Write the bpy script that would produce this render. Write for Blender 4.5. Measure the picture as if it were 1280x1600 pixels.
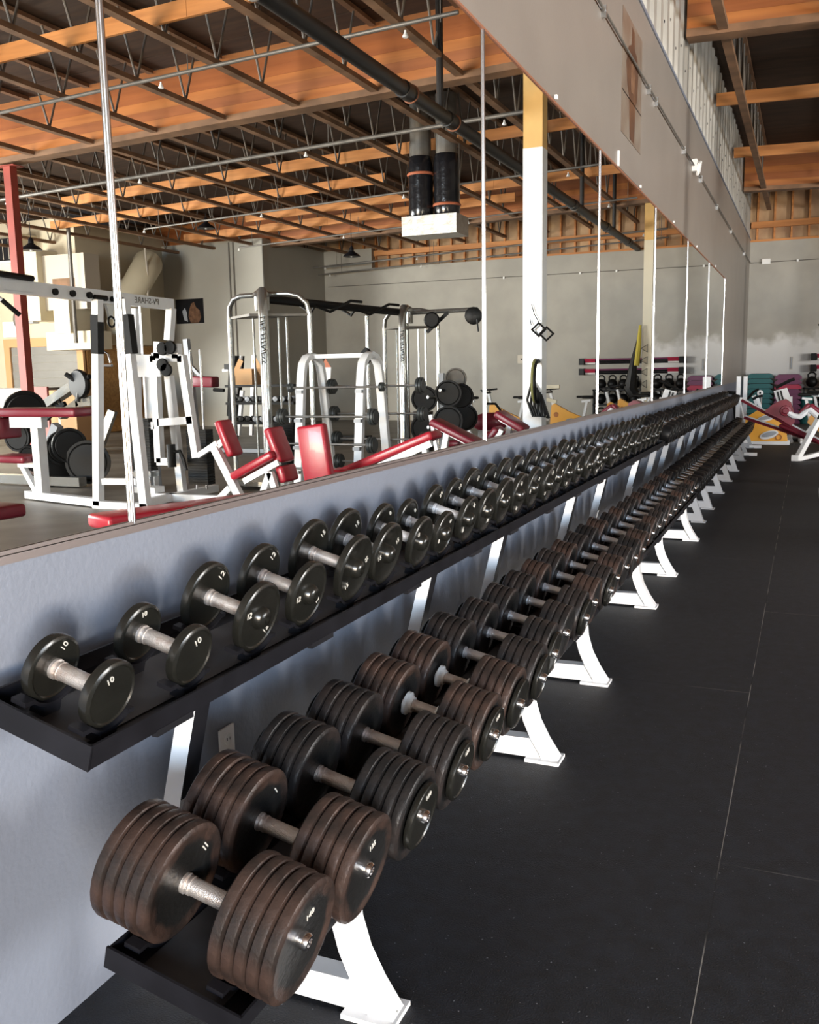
import bpy, bmesh, math, random
from mathutils import Vector, Matrix, Euler
random.seed(7)
PI = math.pi
scene = bpy.context.scene
COL = scene.collection
for o in list(bpy.data.objects):
    bpy.data.objects.remove(o)

# ------------------------------------------------------------------ camera
CAMX, CAMH = 1.5036, 1.45
yaw, pit, rol, FPX = -0.407095, -0.151088, -0.0182136, 1438.545
Fv = Vector((math.sin(yaw)*math.cos(pit), math.cos(yaw)*math.cos(pit), math.sin(pit)))
rv = Vector((math.cos(yaw), -math.sin(yaw), 0)); uv = rv.cross(Fv)
R_ = rv*math.cos(rol)+uv*math.sin(rol); U_ = -rv*math.sin(rol)+uv*math.cos(rol)
cam_d = bpy.data.cameras.new('camera'); cam = bpy.data.objects.new('camera', cam_d); COL.objects.link(cam)
cam.matrix_world = Matrix(((R_.x, U_.x, -Fv.x, CAMX), (R_.y, U_.y, -Fv.y, 0), (R_.z, U_.z, -Fv.z, CAMH), (0, 0, 0, 1)))
cam_d.sensor_fit = 'HORIZONTAL'; cam_d.sensor_width = 36; cam_d.lens = 36*FPX/1280
cam_d.clip_start = .05; cam_d.clip_end = 200
scene.camera = cam

# ------------------------------------------------------------------ world, daylight, exposure
w = bpy.data.worlds.new('sky'); scene.world = w; w.use_nodes = True
wb = w.node_tree.nodes['Background']; wb.inputs[0].default_value = (.62, .78, 1, 1); wb.inputs[1].default_value = 3.0
def area(name, loc, target, sx, sy, power, color):
    l = bpy.data.lights.new(name, 'AREA'); l.shape = 'RECTANGLE'; l.size = sx; l.size_y = sy
    l.energy = power; l.color = color
    o = bpy.data.objects.new(name, l); COL.objects.link(o); o.location = loc
    o.rotation_euler = (Vector(target)-Vector(loc)).to_track_quat('-Z', 'Y').to_euler()
    return o
# daylight entering the big roll-up door in the wall behind the photographer:
# cool light of the sky shining downwards, warm light of the sunny yard shining upwards
area('daylight_sky_through_door', (9.3, -9.9, 2.9), (7.5, 4, .8), 7.4, 2.2, 2300, (.62, .80, 1.0))
area('daylight_yard_through_door', (9.3, -9.9, 1.0), (8.0, 0, 4.2), 7.4, 1.8, 2900, (1.0, .76, .50))
# two fill lights added in made-up openings of the unseen right-hand wall
area('added_side_fill', (19.9, 4.0, 1.8), (4, 5, 1.2), 4.2, 3.4, 420, (.86, .93, 1.0))
area('added_side_fill_far', (19.9, 9.4, 1.8), (4, 18, 1.3), 4.0, 3.4, 2300, (1.0, .96, .90))
scene.view_settings.view_transform = 'Standard'; scene.view_settings.look = 'None'
scene.view_settings.gamma = 1; scene.view_settings.use_curve_mapping = False
scene.view_settings.exposure = 0.45

# ------------------------------------------------------------------ materials
MATS = {}
def mat(name, col, rough=.6, metal=0, var=0, vs=6, bump=0, bs=40, col2=None, contrast=(.35, .65), coat=0, emit=0, spec=.5, stretch=None, detail=4, fac2=None):
    if name in MATS: return MATS[name]
    m = bpy.data.materials.new(name); m.use_nodes = True; nt = m.node_tree; b = nt.nodes['Principled BSDF']
    b.inputs['Roughness'].default_value = rough; b.inputs['Metallic'].default_value = metal
    b.inputs['Base Color'].default_value = (*col, 1); b.inputs['Specular IOR Level'].default_value = spec
    b.inputs['Coat Weight'].default_value = coat
    if emit: b.inputs['Emission Color'].default_value = (*col, 1); b.inputs['Emission Strength'].default_value = emit
    tc = None
    def coords():
        nonlocal tc
        if tc is None:
            g = nt.nodes.new('ShaderNodeNewGeometry') if False else nt.nodes.new('ShaderNodeTexCoord')
            mp = nt.nodes.new('ShaderNodeMapping'); nt.links.new(g.outputs['Object'], mp.inputs[0])
            if stretch: mp.inputs['Scale'].default_value = stretch
            tc = mp
        return tc.outputs[0]
    if col2 is not None or var:
        if col2 is None: col2 = tuple(c*(1-var) for c in col)
        n = nt.nodes.new('ShaderNodeTexNoise'); n.inputs['Scale'].default_value = vs; n.inputs['Detail'].default_value = detail
        nt.links.new(coords(), n.inputs['Vector'])
        r = nt.nodes.new('ShaderNodeValToRGB'); r.color_ramp.elements[0].position = contrast[0]; r.color_ramp.elements[1].position = contrast[1]
        r.color_ramp.elements[0].color = (*col2, 1); r.color_ramp.elements[1].color = (*col, 1)
        nt.links.new(n.outputs['Fac'], r.inputs[0]); nt.links.new(r.outputs[0], b.inputs['Base Color'])
    if bump:
        n = nt.nodes.new('ShaderNodeTexNoise'); n.inputs['Scale'].default_value = bs; n.inputs['Detail'].default_value = 5
        nt.links.new(coords(), n.inputs['Vector'])
        bp = nt.nodes.new('ShaderNodeBump'); bp.inputs['Strength'].default_value = bump; bp.inputs['Distance'].default_value = .01
        nt.links.new(n.outputs['Fac'], bp.inputs['Height']); nt.links.new(bp.outputs[0], b.inputs['Normal'])
    MATS[name] = m
    return m
mat('cool_lit_paint', (.168, .187, .230), .45, var=.06, vs=2.5, bump=.15, bs=60)  # wall below the mirrors: bluish tint of the daylight put into the colour
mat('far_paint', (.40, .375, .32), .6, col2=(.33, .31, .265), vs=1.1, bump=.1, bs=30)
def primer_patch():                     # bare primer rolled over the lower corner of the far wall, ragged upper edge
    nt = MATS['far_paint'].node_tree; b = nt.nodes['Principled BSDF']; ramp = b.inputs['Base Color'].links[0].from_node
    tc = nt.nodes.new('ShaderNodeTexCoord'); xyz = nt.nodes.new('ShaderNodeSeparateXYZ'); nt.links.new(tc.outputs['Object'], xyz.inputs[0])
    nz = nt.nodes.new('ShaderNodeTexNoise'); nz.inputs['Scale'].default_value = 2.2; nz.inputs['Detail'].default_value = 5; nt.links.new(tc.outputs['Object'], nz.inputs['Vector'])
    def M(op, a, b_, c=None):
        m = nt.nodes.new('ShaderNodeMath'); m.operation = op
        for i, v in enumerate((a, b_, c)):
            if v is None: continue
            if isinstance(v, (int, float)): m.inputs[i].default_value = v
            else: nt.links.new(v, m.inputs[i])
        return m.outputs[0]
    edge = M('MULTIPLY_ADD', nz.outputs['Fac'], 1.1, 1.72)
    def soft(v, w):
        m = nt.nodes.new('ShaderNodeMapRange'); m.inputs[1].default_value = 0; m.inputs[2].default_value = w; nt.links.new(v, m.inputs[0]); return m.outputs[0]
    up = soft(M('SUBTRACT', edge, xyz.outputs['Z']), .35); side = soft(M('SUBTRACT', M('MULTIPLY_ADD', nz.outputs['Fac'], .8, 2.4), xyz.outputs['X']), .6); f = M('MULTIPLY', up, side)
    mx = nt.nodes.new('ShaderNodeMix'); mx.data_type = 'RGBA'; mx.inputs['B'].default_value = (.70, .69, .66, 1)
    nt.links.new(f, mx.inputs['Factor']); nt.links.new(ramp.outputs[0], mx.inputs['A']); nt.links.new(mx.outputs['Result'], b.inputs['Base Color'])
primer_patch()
mat('warm_lit_paint', (.235, .206, .178), .42, var=.08, vs=1.6, bump=.12, bs=50)  # same wall higher up: warm tint of the light put into the colour
mat('cream_paint', (.58, .50, .36), .6, var=.1, vs=1.2)
mat('block_paint', (.42, .40, .345), .6, var=.08, vs=.8)
mat('rubber', (.0115, .0140, .0205), .62, col2=(.006, .0068, .0095), vs=18, bump=.5, bs=220, spec=.4)
mat('concrete', (.20, .18, .15), .45, col2=(.12, .105, .09), vs=1.6, bump=.1, bs=30)
mat('seam_dust', (.34, .32, .29), .9, col2=(.02, .02, .02), vs=2.2, contrast=(.42, .56))
mat('rubber_fleck', (.26, .27, .30), .8)
mat('mirror', (.90, .92, .90), 0.0, 1)
mat('chrome', (.82, .82, .84), .16, 1)
mat('strip_metal', (.62, .62, .62), .20, 1)
mat('channel', (.28, .24, .23), .35, .7)
mat('brushed', (.62, .62, .60), .30, 1, var=.15, vs=10)
mat('corrugated', (.52, .50, .45), .5, .25, var=.25, vs=3, stretch=(1, 1, .2))
mat('deck', (.062, .031, .015), .85, col2=(.036, .018, .009), vs=1.5, stretch=(1, 6, 1))
mat('glulam', (.56, .205, .05), .55, col2=(.38, .125, .032), vs=1.2, stretch=(.35, 1, 9), contrast=(.3, .7))
mat('lumber', (.60, .25, .07), .6, col2=(.44, .17, .045), vs=2.2, stretch=(.4, 2, 6))
mat('chord', (.25, .135, .07), .7, var=.4, vs=3)
mat('steel_web', (.15, .13, .11), .55, .3)
mat('black_pipe', (.020, .018, .017), .45, .1)
mat('grey_pipe', (.17, .155, .135), .5, .3, var=.3, vs=6)
mat('rust_ring', (.32, .13, .07), .6, .3)
mat('white_enamel', (.82, .83, .84), .35, var=.06, vs=7)
mat('grey_enamel', (.34, .36, .39), .4)
mat('black_enamel', (.010, .010, .013), .40, var=.4, vs=9, spec=.3)
mat('tray', (.075, .070, .070), .45, .3, col2=(.035, .032, .032), vs=5)
mat('plate_black', (.0125, .0125, .0105), .25, .15, var=.25, vs=9, bump=.05, bs=70, spec=.7)
mat('rusty', (.056, .034, .027), .42, .3, col2=(.016, .013, .012), vs=16, bump=.25, bs=60, contrast=(.30, .62))
mat('rusty_dark', (.034, .026, .024), .40, .3, col2=(.012, .0115, .012), vs=14, bump=.25, bs=60, contrast=(.35, .75))
def rust_faces(mname):                       # cast faces stay black, handled rims have worn to brown
    nt = MATS[mname].node_tree; b = nt.nodes['Principled BSDF']; ramp = b.inputs['Base Color'].links[0].from_node
    tc = nt.nodes.new('ShaderNodeTexCoord'); sp = nt.nodes.new('ShaderNodeVectorMath'); sp.operation = 'MULTIPLY'; sp.inputs[1].default_value = (0, 1, 1)
    nz = nt.nodes.new('ShaderNodeTexNoise'); nz.inputs['Scale'].default_value = 22
    ln = nt.nodes.new('ShaderNodeVectorMath'); ln.operation = 'LENGTH'; ad = nt.nodes.new('ShaderNodeMath'); ad.operation = 'MULTIPLY_ADD'; ad.inputs[1].default_value = .03
    mr = nt.nodes.new('ShaderNodeMapRange'); mr.inputs[1].default_value = .098; mr.inputs[2].default_value = .108
    mx = nt.nodes.new('ShaderNodeMix'); mx.data_type = 'RGBA'; mx.inputs['A'].default_value = (.012, .012, .012, 1)
    nt.links.new(tc.outputs['Object'], sp.inputs[0]); nt.links.new(sp.outputs[0], ln.inputs[0]); nt.links.new(tc.outputs['Object'], nz.inputs['Vector'])
    nt.links.new(nz.outputs['Fac'], ad.inputs[0]); nt.links.new(ln.outputs['Value'], ad.inputs[2]); nt.links.new(ad.outputs[0], mr.inputs[0])
    nt.links.new(mr.outputs[0], mx.inputs['Factor']); nt.links.new(ramp.outputs[0], mx.inputs['B']); nt.links.new(mx.outputs['Result'], b.inputs['Base Color'])
rust_faces('rusty'); rust_faces('rusty_dark')
mat('dark_rubber', (.0045, .0045, .005), .42, spec=.25)
mat('sky_lit_grip', (.90, .91, .94), .30, .5, bump=.3, bs=420, var=.12, vs=30)  # handle metal with the reflected sky put into a pale base colour
mat('knurl', (.80, .76, .73), .30, .8, bump=.35, bs=420, col2=(.58, .48, .43), vs=30, contrast=(.3, .5))
mat('paint_mark', (.50, .49, .45), .7)
mat('red_vinyl', (.42, .018, .035), .35, var=.15, vs=4, coat=.1)
mat('maroon_vinyl', (.20, .015, .03), .38, var=.15, vs=4)
mat('yellow', (.88, .42, .05), .4)
mat('white_plain', (.85, .84, .80), .5)
mat('red_post', (.34, .055, .035), .55, var=.2, vs=3)
mat('post_wood', (.78, .48, .16), .6, var=.12, vs=3)

# ------------------------------------------------------------------ mesh helpers
class MB:
    def __init__(s): s.v = []; s.f = []
    def add(s, vs, fs):
        n = len(s.v); s.v += [tuple(v) for v in vs]; s.f += [tuple(i+n for i in f) for f in fs]; return s
    def box(s, a, b):
        x0, y0, z0 = a; x1, y1, z1 = b
        return s.add([(x0,y0,z0),(x1,y0,z0),(x1,y1,z0),(x0,y1,z0),(x0,y0,z1),(x1,y0,z1),(x1,y1,z1),(x0,y1,z1)],
                     [(0,3,2,1),(4,5,6,7),(0,1,5,4),(1,2,6,5),(2,3,7,6),(3,0,4,7)])
    def bar(s, p, q, w, h, up=(0,0,1)):
        p = Vector(p); q = Vector(q); d = (q-p).normalized(); u = Vector(up)
        if abs(d.dot(u)) > .98: u = Vector((0,1,0)) if abs(d.y) < .9 else Vector((1,0,0))
        sd = d.cross(u).normalized(); u2 = sd.cross(d).normalized()
        vs = []
        for c in (p, q):
            for a, b in ((-1,-1),(1,-1),(1,1),(-1,1)): vs.append(c+sd*a*w/2+u2*b*h/2)
        return s.add(vs, [(3,2,1,0),(4,5,6,7),(0,1,5,4),(1,2,6,5),(2,3,7,6),(3,0,4,7)])
    def tube(s, pts, r, seg=10, cap=True):
        P = [Vector(p) for p in pts]; n = len(P); vs = []; fs = []
        rr = r if isinstance(r, (list, tuple)) else [r]*n
        ref = None
        for i in range(n):
            d = (P[min(i+1, n-1)]-P[max(i-1, 0)]).normalized()
            if ref is None:
                ref = Vector((0,0,1)) if abs(d.z) < .9 else Vector((1,0,0))
            sd = d.cross(ref).normalized(); u = sd.cross(d).normalized(); ref = u
            for k in range(seg):
                a = 2*PI*k/seg; vs.append(P[i]+(sd*math.cos(a)+u*math.sin(a))*rr[i])
        for i in range(n-1):
            for k in range(seg):
                k2 = (k+1) % seg; fs.append((i*seg+k, i*seg+k2, (i+1)*seg+k2, (i+1)*seg+k))
        if cap:
            fs.append(tuple(range(seg))[::-1]); fs.append(tuple((n-1)*seg+k for k in range(seg)))
        return s.add(vs, fs)
    def ring(s, c, ax, R, r, seg=24, rs=8):
        c = Vector(c); ax = Vector(ax).normalized(); a = Vector((0,0,1)) if abs(ax.z) < .9 else Vector((1,0,0))
        u = ax.cross(a).normalized(); v = ax.cross(u); vs = []; fs = []
        for i in range(seg):
            t = 2*PI*i/seg; dd = u*math.cos(t)+v*math.sin(t)
            for k in range(rs):
                q = 2*PI*k/rs; vs.append(c+dd*(R+r*math.cos(q))+ax*r*math.sin(q))
        for i in range(seg):
            for k in range(rs):
                fs.append((i*rs+k, ((i+1)%seg)*rs+k, ((i+1)%seg)*rs+(k+1)%rs, i*rs+(k+1)%rs))
        return s.add(vs, fs)
    def lathe(s, prof, c, ax, seg=28):
        c = Vector(c); ax = Vector(ax).normalized(); a = Vector((0,0,1)) if abs(ax.z) < .9 else Vector((0,1,0))
        u = ax.cross(a).normalized(); v = ax.cross(u); vs = []; fs = []; n = len(prof)
        for t, r in prof:
            for k in range(seg):
                q = 2*PI*k/seg; vs.append(c+ax*t+(u*math.cos(q)+v*math.sin(q))*max(r, 1e-4))
        for i in range(n-1):
            for k in range(seg):
                k2 = (k+1)%seg; fs.append((i*seg+k, i*seg+k2, (i+1)*seg+k2, (i+1)*seg+k))
        fs.append(tuple(range(seg))[::-1]); fs.append(tuple((n-1)*seg+k for k in range(seg)))
        return s.add(vs, fs)
    def prism(s, poly, o, ex, ey, ez):          # polygon in (ex,ey) at o, thickness vector ez
        o = Vector(o); ex = Vector(ex); ey = Vector(ey); ez = Vector(ez); n = len(poly)
        vs = [o+ex*a+ey*b for a, b in poly]+[o+ex*a+ey*b+ez for a, b in poly]
        fs = [tuple(range(n))[::-1], tuple(range(n, 2*n))]+[(i, (i+1)%n, n+(i+1)%n, n+i) for i in range(n)]
        return s.add(vs, fs)
    def pad(s, c, size, M=None, r=.03, n=3):    # rounded cushion
        bm = bmesh.new(); bmesh.ops.create_cube(bm, size=1)
        for v in bm.verts: v.co = Vector((v.co.x*size[0], v.co.y*size[1], v.co.z*size[2]))
        bmesh.ops.bevel(bm, geom=bm.edges[:], offset=r, segments=n, profile=.5, affect='EDGES')
        c = Vector(c)
        vs = [(M @ v.co if M else v.co)+c for v in bm.verts]; bm.verts.index_update()
        s.add(vs, [tuple(v.index for v in f.verts) for f in bm.faces]); bm.free(); return s
    def sphere(s, c, r, seg=14, rings=8, sc=(1,1,1)):
        vs = []; fs = []
        for i in range(1, rings):
            t = PI*i/rings
            for k in range(seg):
                q = 2*PI*k/seg; vs.append((c[0]+r*sc[0]*math.sin(t)*math.cos(q), c[1]+r*sc[1]*math.sin(t)*math.sin(q), c[2]+r*sc[2]*math.cos(t)))
        for i in range(rings-2):
            for k in range(seg):
                fs.append((i*seg+k, (i+1)*seg+k, (i+1)*seg+(k+1)%seg, i*seg+(k+1)%seg))
        n = len(vs); vs += [(c[0], c[1], c[2]+r*sc[2]), (c[0], c[1], c[2]-r*sc[2])]
        for k in range(seg):
            fs.append((n, k, (k+1)%seg)); fs.append((n+1, (rings-2)*seg+(k+1)%seg, (rings-2)*seg+k))
        return s.add(vs, fs)
    def mesh(s, name, m, smooth=35):
        me = bpy.data.meshes.new(name); me.from_pydata(s.v, [], s.f)
        bm = bmesh.new(); bm.from_mesh(me); bmesh.ops.recalc_face_normals(bm, faces=bm.faces[:]); bm.to_mesh(me); bm.free()
        me.materials.append(MATS[m])
        if smooth:
            me.shade_smooth(); me.set_sharp_from_angle(angle=math.radians(smooth))
        return me
    def obj(s, name, m, parent=None, smooth=35): return link(name, s.mesh(name, m, smooth), parent)
def link(name, me, parent=None, loc=None, rot=None):
    o = bpy.data.objects.new(name, me); COL.objects.link(o)
    if parent is not None: o.parent = parent
    if loc: o.location = loc
    if rot: o.rotation_euler = rot
    return o
def tag(o, label, cat, group=None, kind=None):
    o['label'] = label; o['category'] = cat
    if group: o['group'] = group
    if kind: o['kind'] = kind
    return o
def thing(name, label, cat, loc=(0,0,0), rz=0, group=None):
    o = bpy.data.objects.new(name, None); COL.objects.link(o); o.empty_display_size = .1
    o.location = loc; o.rotation_euler = (0, 0, rz)
    return tag(o, label, cat, group)
def struct(o, label=None):
    o['kind'] = 'structure'
    if label: o['label'] = label
    return o
_tc = {}
def text_mesh(s, size, m, ext=.0012, shear=0):
    k = (s, size, m, shear)
    if k not in _tc:
        cu = bpy.data.curves.new('t', 'FONT'); cu.body = s; cu.size = size; cu.extrude = ext; cu.align_x = 'CENTER'; cu.align_y = 'CENTER'; cu.shear = shear; cu.resolution_u = 3
        ob = bpy.data.objects.new('t', cu); COL.objects.link(ob)
        bpy.context.view_layer.update()
        me = bpy.data.meshes.new_from_object(ob.evaluated_get(bpy.context.evaluated_depsgraph_get())); bpy.data.objects.remove(ob)
        me.materials.clear(); me.materials.append(MATS[m]); _tc[k] = me
    return _tc[k]
ORD = 'zeroth first second third fourth fifth sixth seventh eighth ninth tenth eleventh twelfth thirteenth fourteenth fifteenth sixteenth seventeenth eighteenth nineteenth'.split()
def ordw(n):
    if n < 20: return ORD[n]
    t, u = divmod(n, 10)
    if u == 0: return {2:'twentieth',3:'thirtieth',4:'fortieth'}[t]
    return {2:'twenty',3:'thirty',4:'forty'}[t]+'-'+ORD[u]
def roofz(x): return -.03*x

# ================================================================== the room shell
MZ_SPLIT = 1.09; XR = 20.0; YB = -10.0; YF = 25.95
flo = struct(MB().box((-.12, YB, -.22), (XR, 26.1, -.012)).obj('floor', 'concrete', smooth=0))
cols = [(0.0, 1.324, 1.18), (1.327, 2.548, 2.68-3.05), (2.551, 3.772, .4)]
for ci, (x0, x1, ys) in enumerate(cols):
    y = ys-3.05*2
    while y < 18.4:
        a, b = max(y, -9.9), min(y+3.047, 18.6)
        if b-a > .2: MB().box((x0, a, -.012), (x1, b, 0)).obj('rubber_mat', 'rubber', flo, smooth=0)
        y += 3.05
    if ci: MB().box((x0-.003, -9.9, -.012), (x0, 18.6, -.0003)).obj('mat_seam', 'seam_dust', flo, smooth=0)
for x0, x1, y in ((0, 1.324, 4.23), (1.327, 2.548, 2.68), (0, 1.324, 7.28), (1.327, 2.548, 5.73), (0, 1.324, 10.33)):
    MB().box((x0, y-.003, -.012), (x1, y, -.0003)).obj('mat_seam', 'seam_dust', flo, smooth=0)
fl = MB(); rnd = random.Random(3)
for i in range(5200):
    yy = 1.0+rnd.random()**1.5*9; xx = .35+rnd.random()*2.1; s_ = .0011+.0024*rnd.random()**3
    a = rnd.random()*PI; c, s2 = math.cos(a)*s_, math.sin(a)*s_
    fl.add([(xx-c, yy-s2, .0006), (xx+s2*.5, yy-c*.5, .0006), (xx+c, yy+s2, .0006), (xx-s2*.5, yy+c*.5, .0006)], [(0,1,2,3)])
ff = fl.obj('rubber_flecks', 'rubber_fleck', smooth=0); tag(ff, 'pale rubber flecks scattered over the black gym mats', 'flecks', kind='stuff')

# left wall: board below with cool and warm light put into its colours, corrugated metal above
struct(MB().box((-.12, YB, -.012), (0, 26.1, MZ_SPLIT)).obj('wall_left', 'cool_lit_paint', smooth=0), 'blue-grey painted wall carrying the mirrors')
struct(MB().box((-.12, YB, MZ_SPLIT), (0, 26.1, 4.66)).obj('wall_left_middle', 'warm_lit_paint', smooth=0), 'wall band above the mirrors, warm light painted into its taupe colour')
cor = MB(); y = YB; prof = []
while y < 26.3:
    prof += [(y, 0), (y+.05, .035), (y+.20, .035), (y+.25, 0), (y+.45, 0)]; y += .45
vs = []; fs = []
for (yy, dx) in prof: vs += [(-.07+dx, yy, 4.66), (-.07+dx, yy, 6.3)]
for i in range(len(prof)-1): fs.append((2*i, 2*i+2, 2*i+3, 2*i+1))
cor.add(vs, fs); uw = struct(cor.obj('wall_left_upper', 'corrugated', smooth=0), 'corrugated metal siding above the painted wall')
bolt = MB().lathe([(0, .018), (.006, .014), (.008, .004)], (0,0,0), (1,0,0), 8).mesh('bolt', 'black_enamel')
k = 0; y = 8.6
while y < 24:
    link('bolt', bolt, uw, (-.034, y+.12, 5.02+(.16 if k % 2 else 0))); y += .45; k += 1
MB().box((-.04, YB, 4.63), (.012, 26, 4.665)).obj('sill', 'cool_lit_paint', uw, 0)

# far wall, lower painted board, framed strip above
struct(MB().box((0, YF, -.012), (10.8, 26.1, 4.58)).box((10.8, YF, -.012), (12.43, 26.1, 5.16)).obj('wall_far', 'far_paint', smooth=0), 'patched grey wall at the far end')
mat('frame_tan', (.50, .33, .18), .75, col2=(.30, .18, .10), vs=2.0, stretch=(1, 1, .6))
up = struct(MB().box((-.12, 26.35, 4.3), (XR+.15, 26.45, 6.3)).obj('wall_far_upper', 'frame_tan', smooth=0), 'exposed sheathing above the far wall')
for i in range(30):
    x = .12+i*.41
    MB().box((x, 26.24, 4.5), (x+.045, 26.35, 6.2)).obj('stud', 'lumber', up, 0)
MB().box((0, 26.0, 4.58), (7.25, 26.2, 4.64)).obj('top_plate', 'lumber', up, 0)
MB().box((0, 26.1, 4.95), (12, 26.24, 5.10)).obj('header', 'lumber', up, 0)
MB().box((7.25, 26.1, 4.52), (10.8, 26.3, 4.58)).obj('ledge', 'lumber', up, 0)
# block in the far right corner, recess with cream walls, right and back walls
struct(MB().box((12.43, 22.39, -.012), (15.8, 26.1, 5.15)).obj('wall_block', 'block_paint', smooth=0), 'grey built-out block in the far corner')
struct(MB().box((15.8, 18.9, -.012), (15.95, 22.45, 5.42)).obj('wall_recess_side', 'cream_paint', smooth=0))
struct(MB().box((15.95, 18.9, -.012), (XR+.15, 19.05, 5.5)).obj('wall_recess', 'cream_paint', smooth=0), 'cream wall carrying the heating units')
struct(MB().box((XR, YB, -.012), (XR+.15, 1.8, 5.8)).box((XR, 6.2, -.012), (XR+.15, 7.3, 5.8)).box((XR, 11.5, -.012), (XR+.15, 26.4, 5.8)).box((XR, 7.3, 3.6), (XR+.15, 11.5, 5.8)).box((XR, 1.8, 3.6), (XR+.15, 6.2, 5.8)).obj('wall_right', 'cream_paint', smooth=0))
struct(MB().box((-.12, YB-.15, -.012), (5.4, YB, 6.3)).box((13.2, YB-.15, -.012), (XR, YB, 6.0)).box((-.5, 25.9, 4.5), (-.12, 26.5, 6.3)).box((5.4, YB-.15, 4.1), (13.2, YB, 6.2)).obj('wall_back', 'cream_paint', smooth=0))
struct(MB().box((-40, -60, -.5), (60, YB-.16, -.22)).obj('ground_outside', 'concrete', smooth=0))

# ------------------------------------------------------------------ roof
def sloped(x0, x1, y0, y1, za, zb):       # box whose z follows the roof slope
    return MB().add([(x0,y0,za+roofz(x0)),(x1,y0,za+roofz(x1)),(x1,y1,za+roofz(x1)),(x0,y1,za+roofz(x0)),
                     (x0,y0,zb+roofz(x0)),(x1,y0,zb+roofz(x1)),(x1,y1,zb+roofz(x1)),(x0,y1,zb+roofz(x0))],
                    [(0,3,2,1),(4,5,6,7),(0,1,5,4),(1,2,6,5),(2,3,7,6),(3,0,4,7)])
ceil = struct(sloped(-.12, XR+.15, YB-.15, 26.5, 6.28, 6.36).obj('ceiling', 'deck', smooth=0), 'brown plywood roof deck')
for i in range(26):                        # plywood sheets proud of one another
    y0 = -3+i*1.22
    if y0 > 25: break
    sloped(.02, XR, y0+.006, y0+1.21, 6.262+.004*(i % 3), 6.28).obj('plywood_sheet', 'deck', ceil, 0)
mat('glulam_red', (.42, .135, .035), .55, col2=(.30, .09, .024), vs=1.2, stretch=(.35, 1, 9), contrast=(.3, .7))
for y, lb in ((1.55, 'nearest the photographer'), (12.2, 'carried by the white post and the red post'), (22.95, 'nearest the far wall')):
    t = thing('glulam_beam', 'deep orange laminated timber roof beam '+lb, 'beam', (0, y, 0), 0, 'laminated roof beams')
    for j in range(6):                     # laminations
        sloped(.0, XR, -.088-.003*(j % 2), .088+.003*(j % 2), 5.42+j*.142, 5.42+j*.142+.1405).obj('lamination', ('glulam', 'glulam_red', 'glulam', 'glulam_red', 'glulam_red', 'glulam')[j], t, 0)
    sloped(.0, XR, -.13, .13, 5.33, 5.42).obj('ledger', 'chord', t, 0)
CH = [.42+1.235*i for i in range(15)]
vweb = MB()
for sgn in (-1, 1): vweb.tube([(0, 0, 0), (0, sgn*.30, .80)], .016, 6)
vwm = vweb.mesh('web', 'steel_web')
for i, x in enumerate(CH):
    t = thing('roof_truss', 'brown open-web roof truss, %s from the mirror wall' % ordw(i+1), 'truss', (x, 0, roofz(x)), 0, 'open-web roof trusses')
    for a, b in ((1.7, 12.05), (12.35, 22.8), (23.1, 25.95)):
        MB().box((-.055, a, 5.36), (.055, b, 5.425)).obj('bottom_chord', 'chord', t, 0)
        MB().box((-.045, a, 6.20), (.045, b, 6.255)).obj('top_chord', 'chord', t, 0)
        n = int((b-a)/1.02)
        for k in range(n+1):
            yy = a+.3+k*1.02
            if yy+.3 < b and (yy > 4 or i < 2): link('web', vwm, t, (0, yy, 5.41))
for y, x0, x1, dz, lb in ((5.25, 0, XR, 0, 'running the full width above the near racks'), (8.95, 0, 14, 0, 'between the near beam and the middle beam'), (15.98, 0, 13.4, .03, 'just beyond the middle beam'),
        (19.72, 0, 11.2, -.02, 'third before the far wall'), (17.8, 6.6, 15.5, .0, 'short, beyond the middle beam at the block side'), (21.3, 4.9, 14.2, -.02, 'short, just before the far beam')):
    t = thing('brace_board', 'orange lumber brace across the trusses, '+lb, 'board', (0, y, 0), 0, 'orange lumber braces')
    xx = x0
    while xx < x1-.3:
        e = min(xx+4.9, x1); sloped(xx, e-.004, -.022, .022, 5.46+dz, 5.66+dz+random.uniform(-.01, .01)).obj('plank', 'lumber', t, 0); xx = e
# posts
mat('duct_cream', (.66, .59, .43), .5, var=.06, vs=2)
def post(name, label, x0, x1, y0, y1, ztop, zpaint, pm='white_enamel'):
    t = thing(name, label, 'post', ((x0+x1)/2, (y0+y1)/2, -.012)); hx, hy = (x1-x0)/2, (y1-y0)/2
    MB().box((-hx, -hy, 0), (hx, hy, zpaint)).obj('painted_shaft', pm, t, 0)
    MB().box((-hx+.003, -hy+.003, zpaint), (hx-.003, hy-.003, ztop+.01)).obj('bare_timber', 'post_wood', t, 0)
post('timber_post', 'white painted timber post with bare wood top under the middle beam', 1.77, 2.03, 12.08, 12.32, 5.27, 4.29)
post('timber_post', 'cream timber post with bare wood top near the far wall', 1.98, 2.20, 22.83, 23.07, 5.26, 4.43, 'duct_cream')
t = thing('steel_post', 'red oxide square steel column under the middle beam', 'post', (10.95, 12.2, -.012))
MB().box((-.075, -.075, .02), (.075, .075, 4.97)).obj('shaft', 'red_post', t, 0); MB().box((-.17, -.17, 0), (.17, .17, .02)).obj('base_plate', 'red_post', t, 0); MB().box((-.2, -.12, 4.97), (.2, .12, 4.982)).obj('cap_plate', 'red_post', t, 0)

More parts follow.
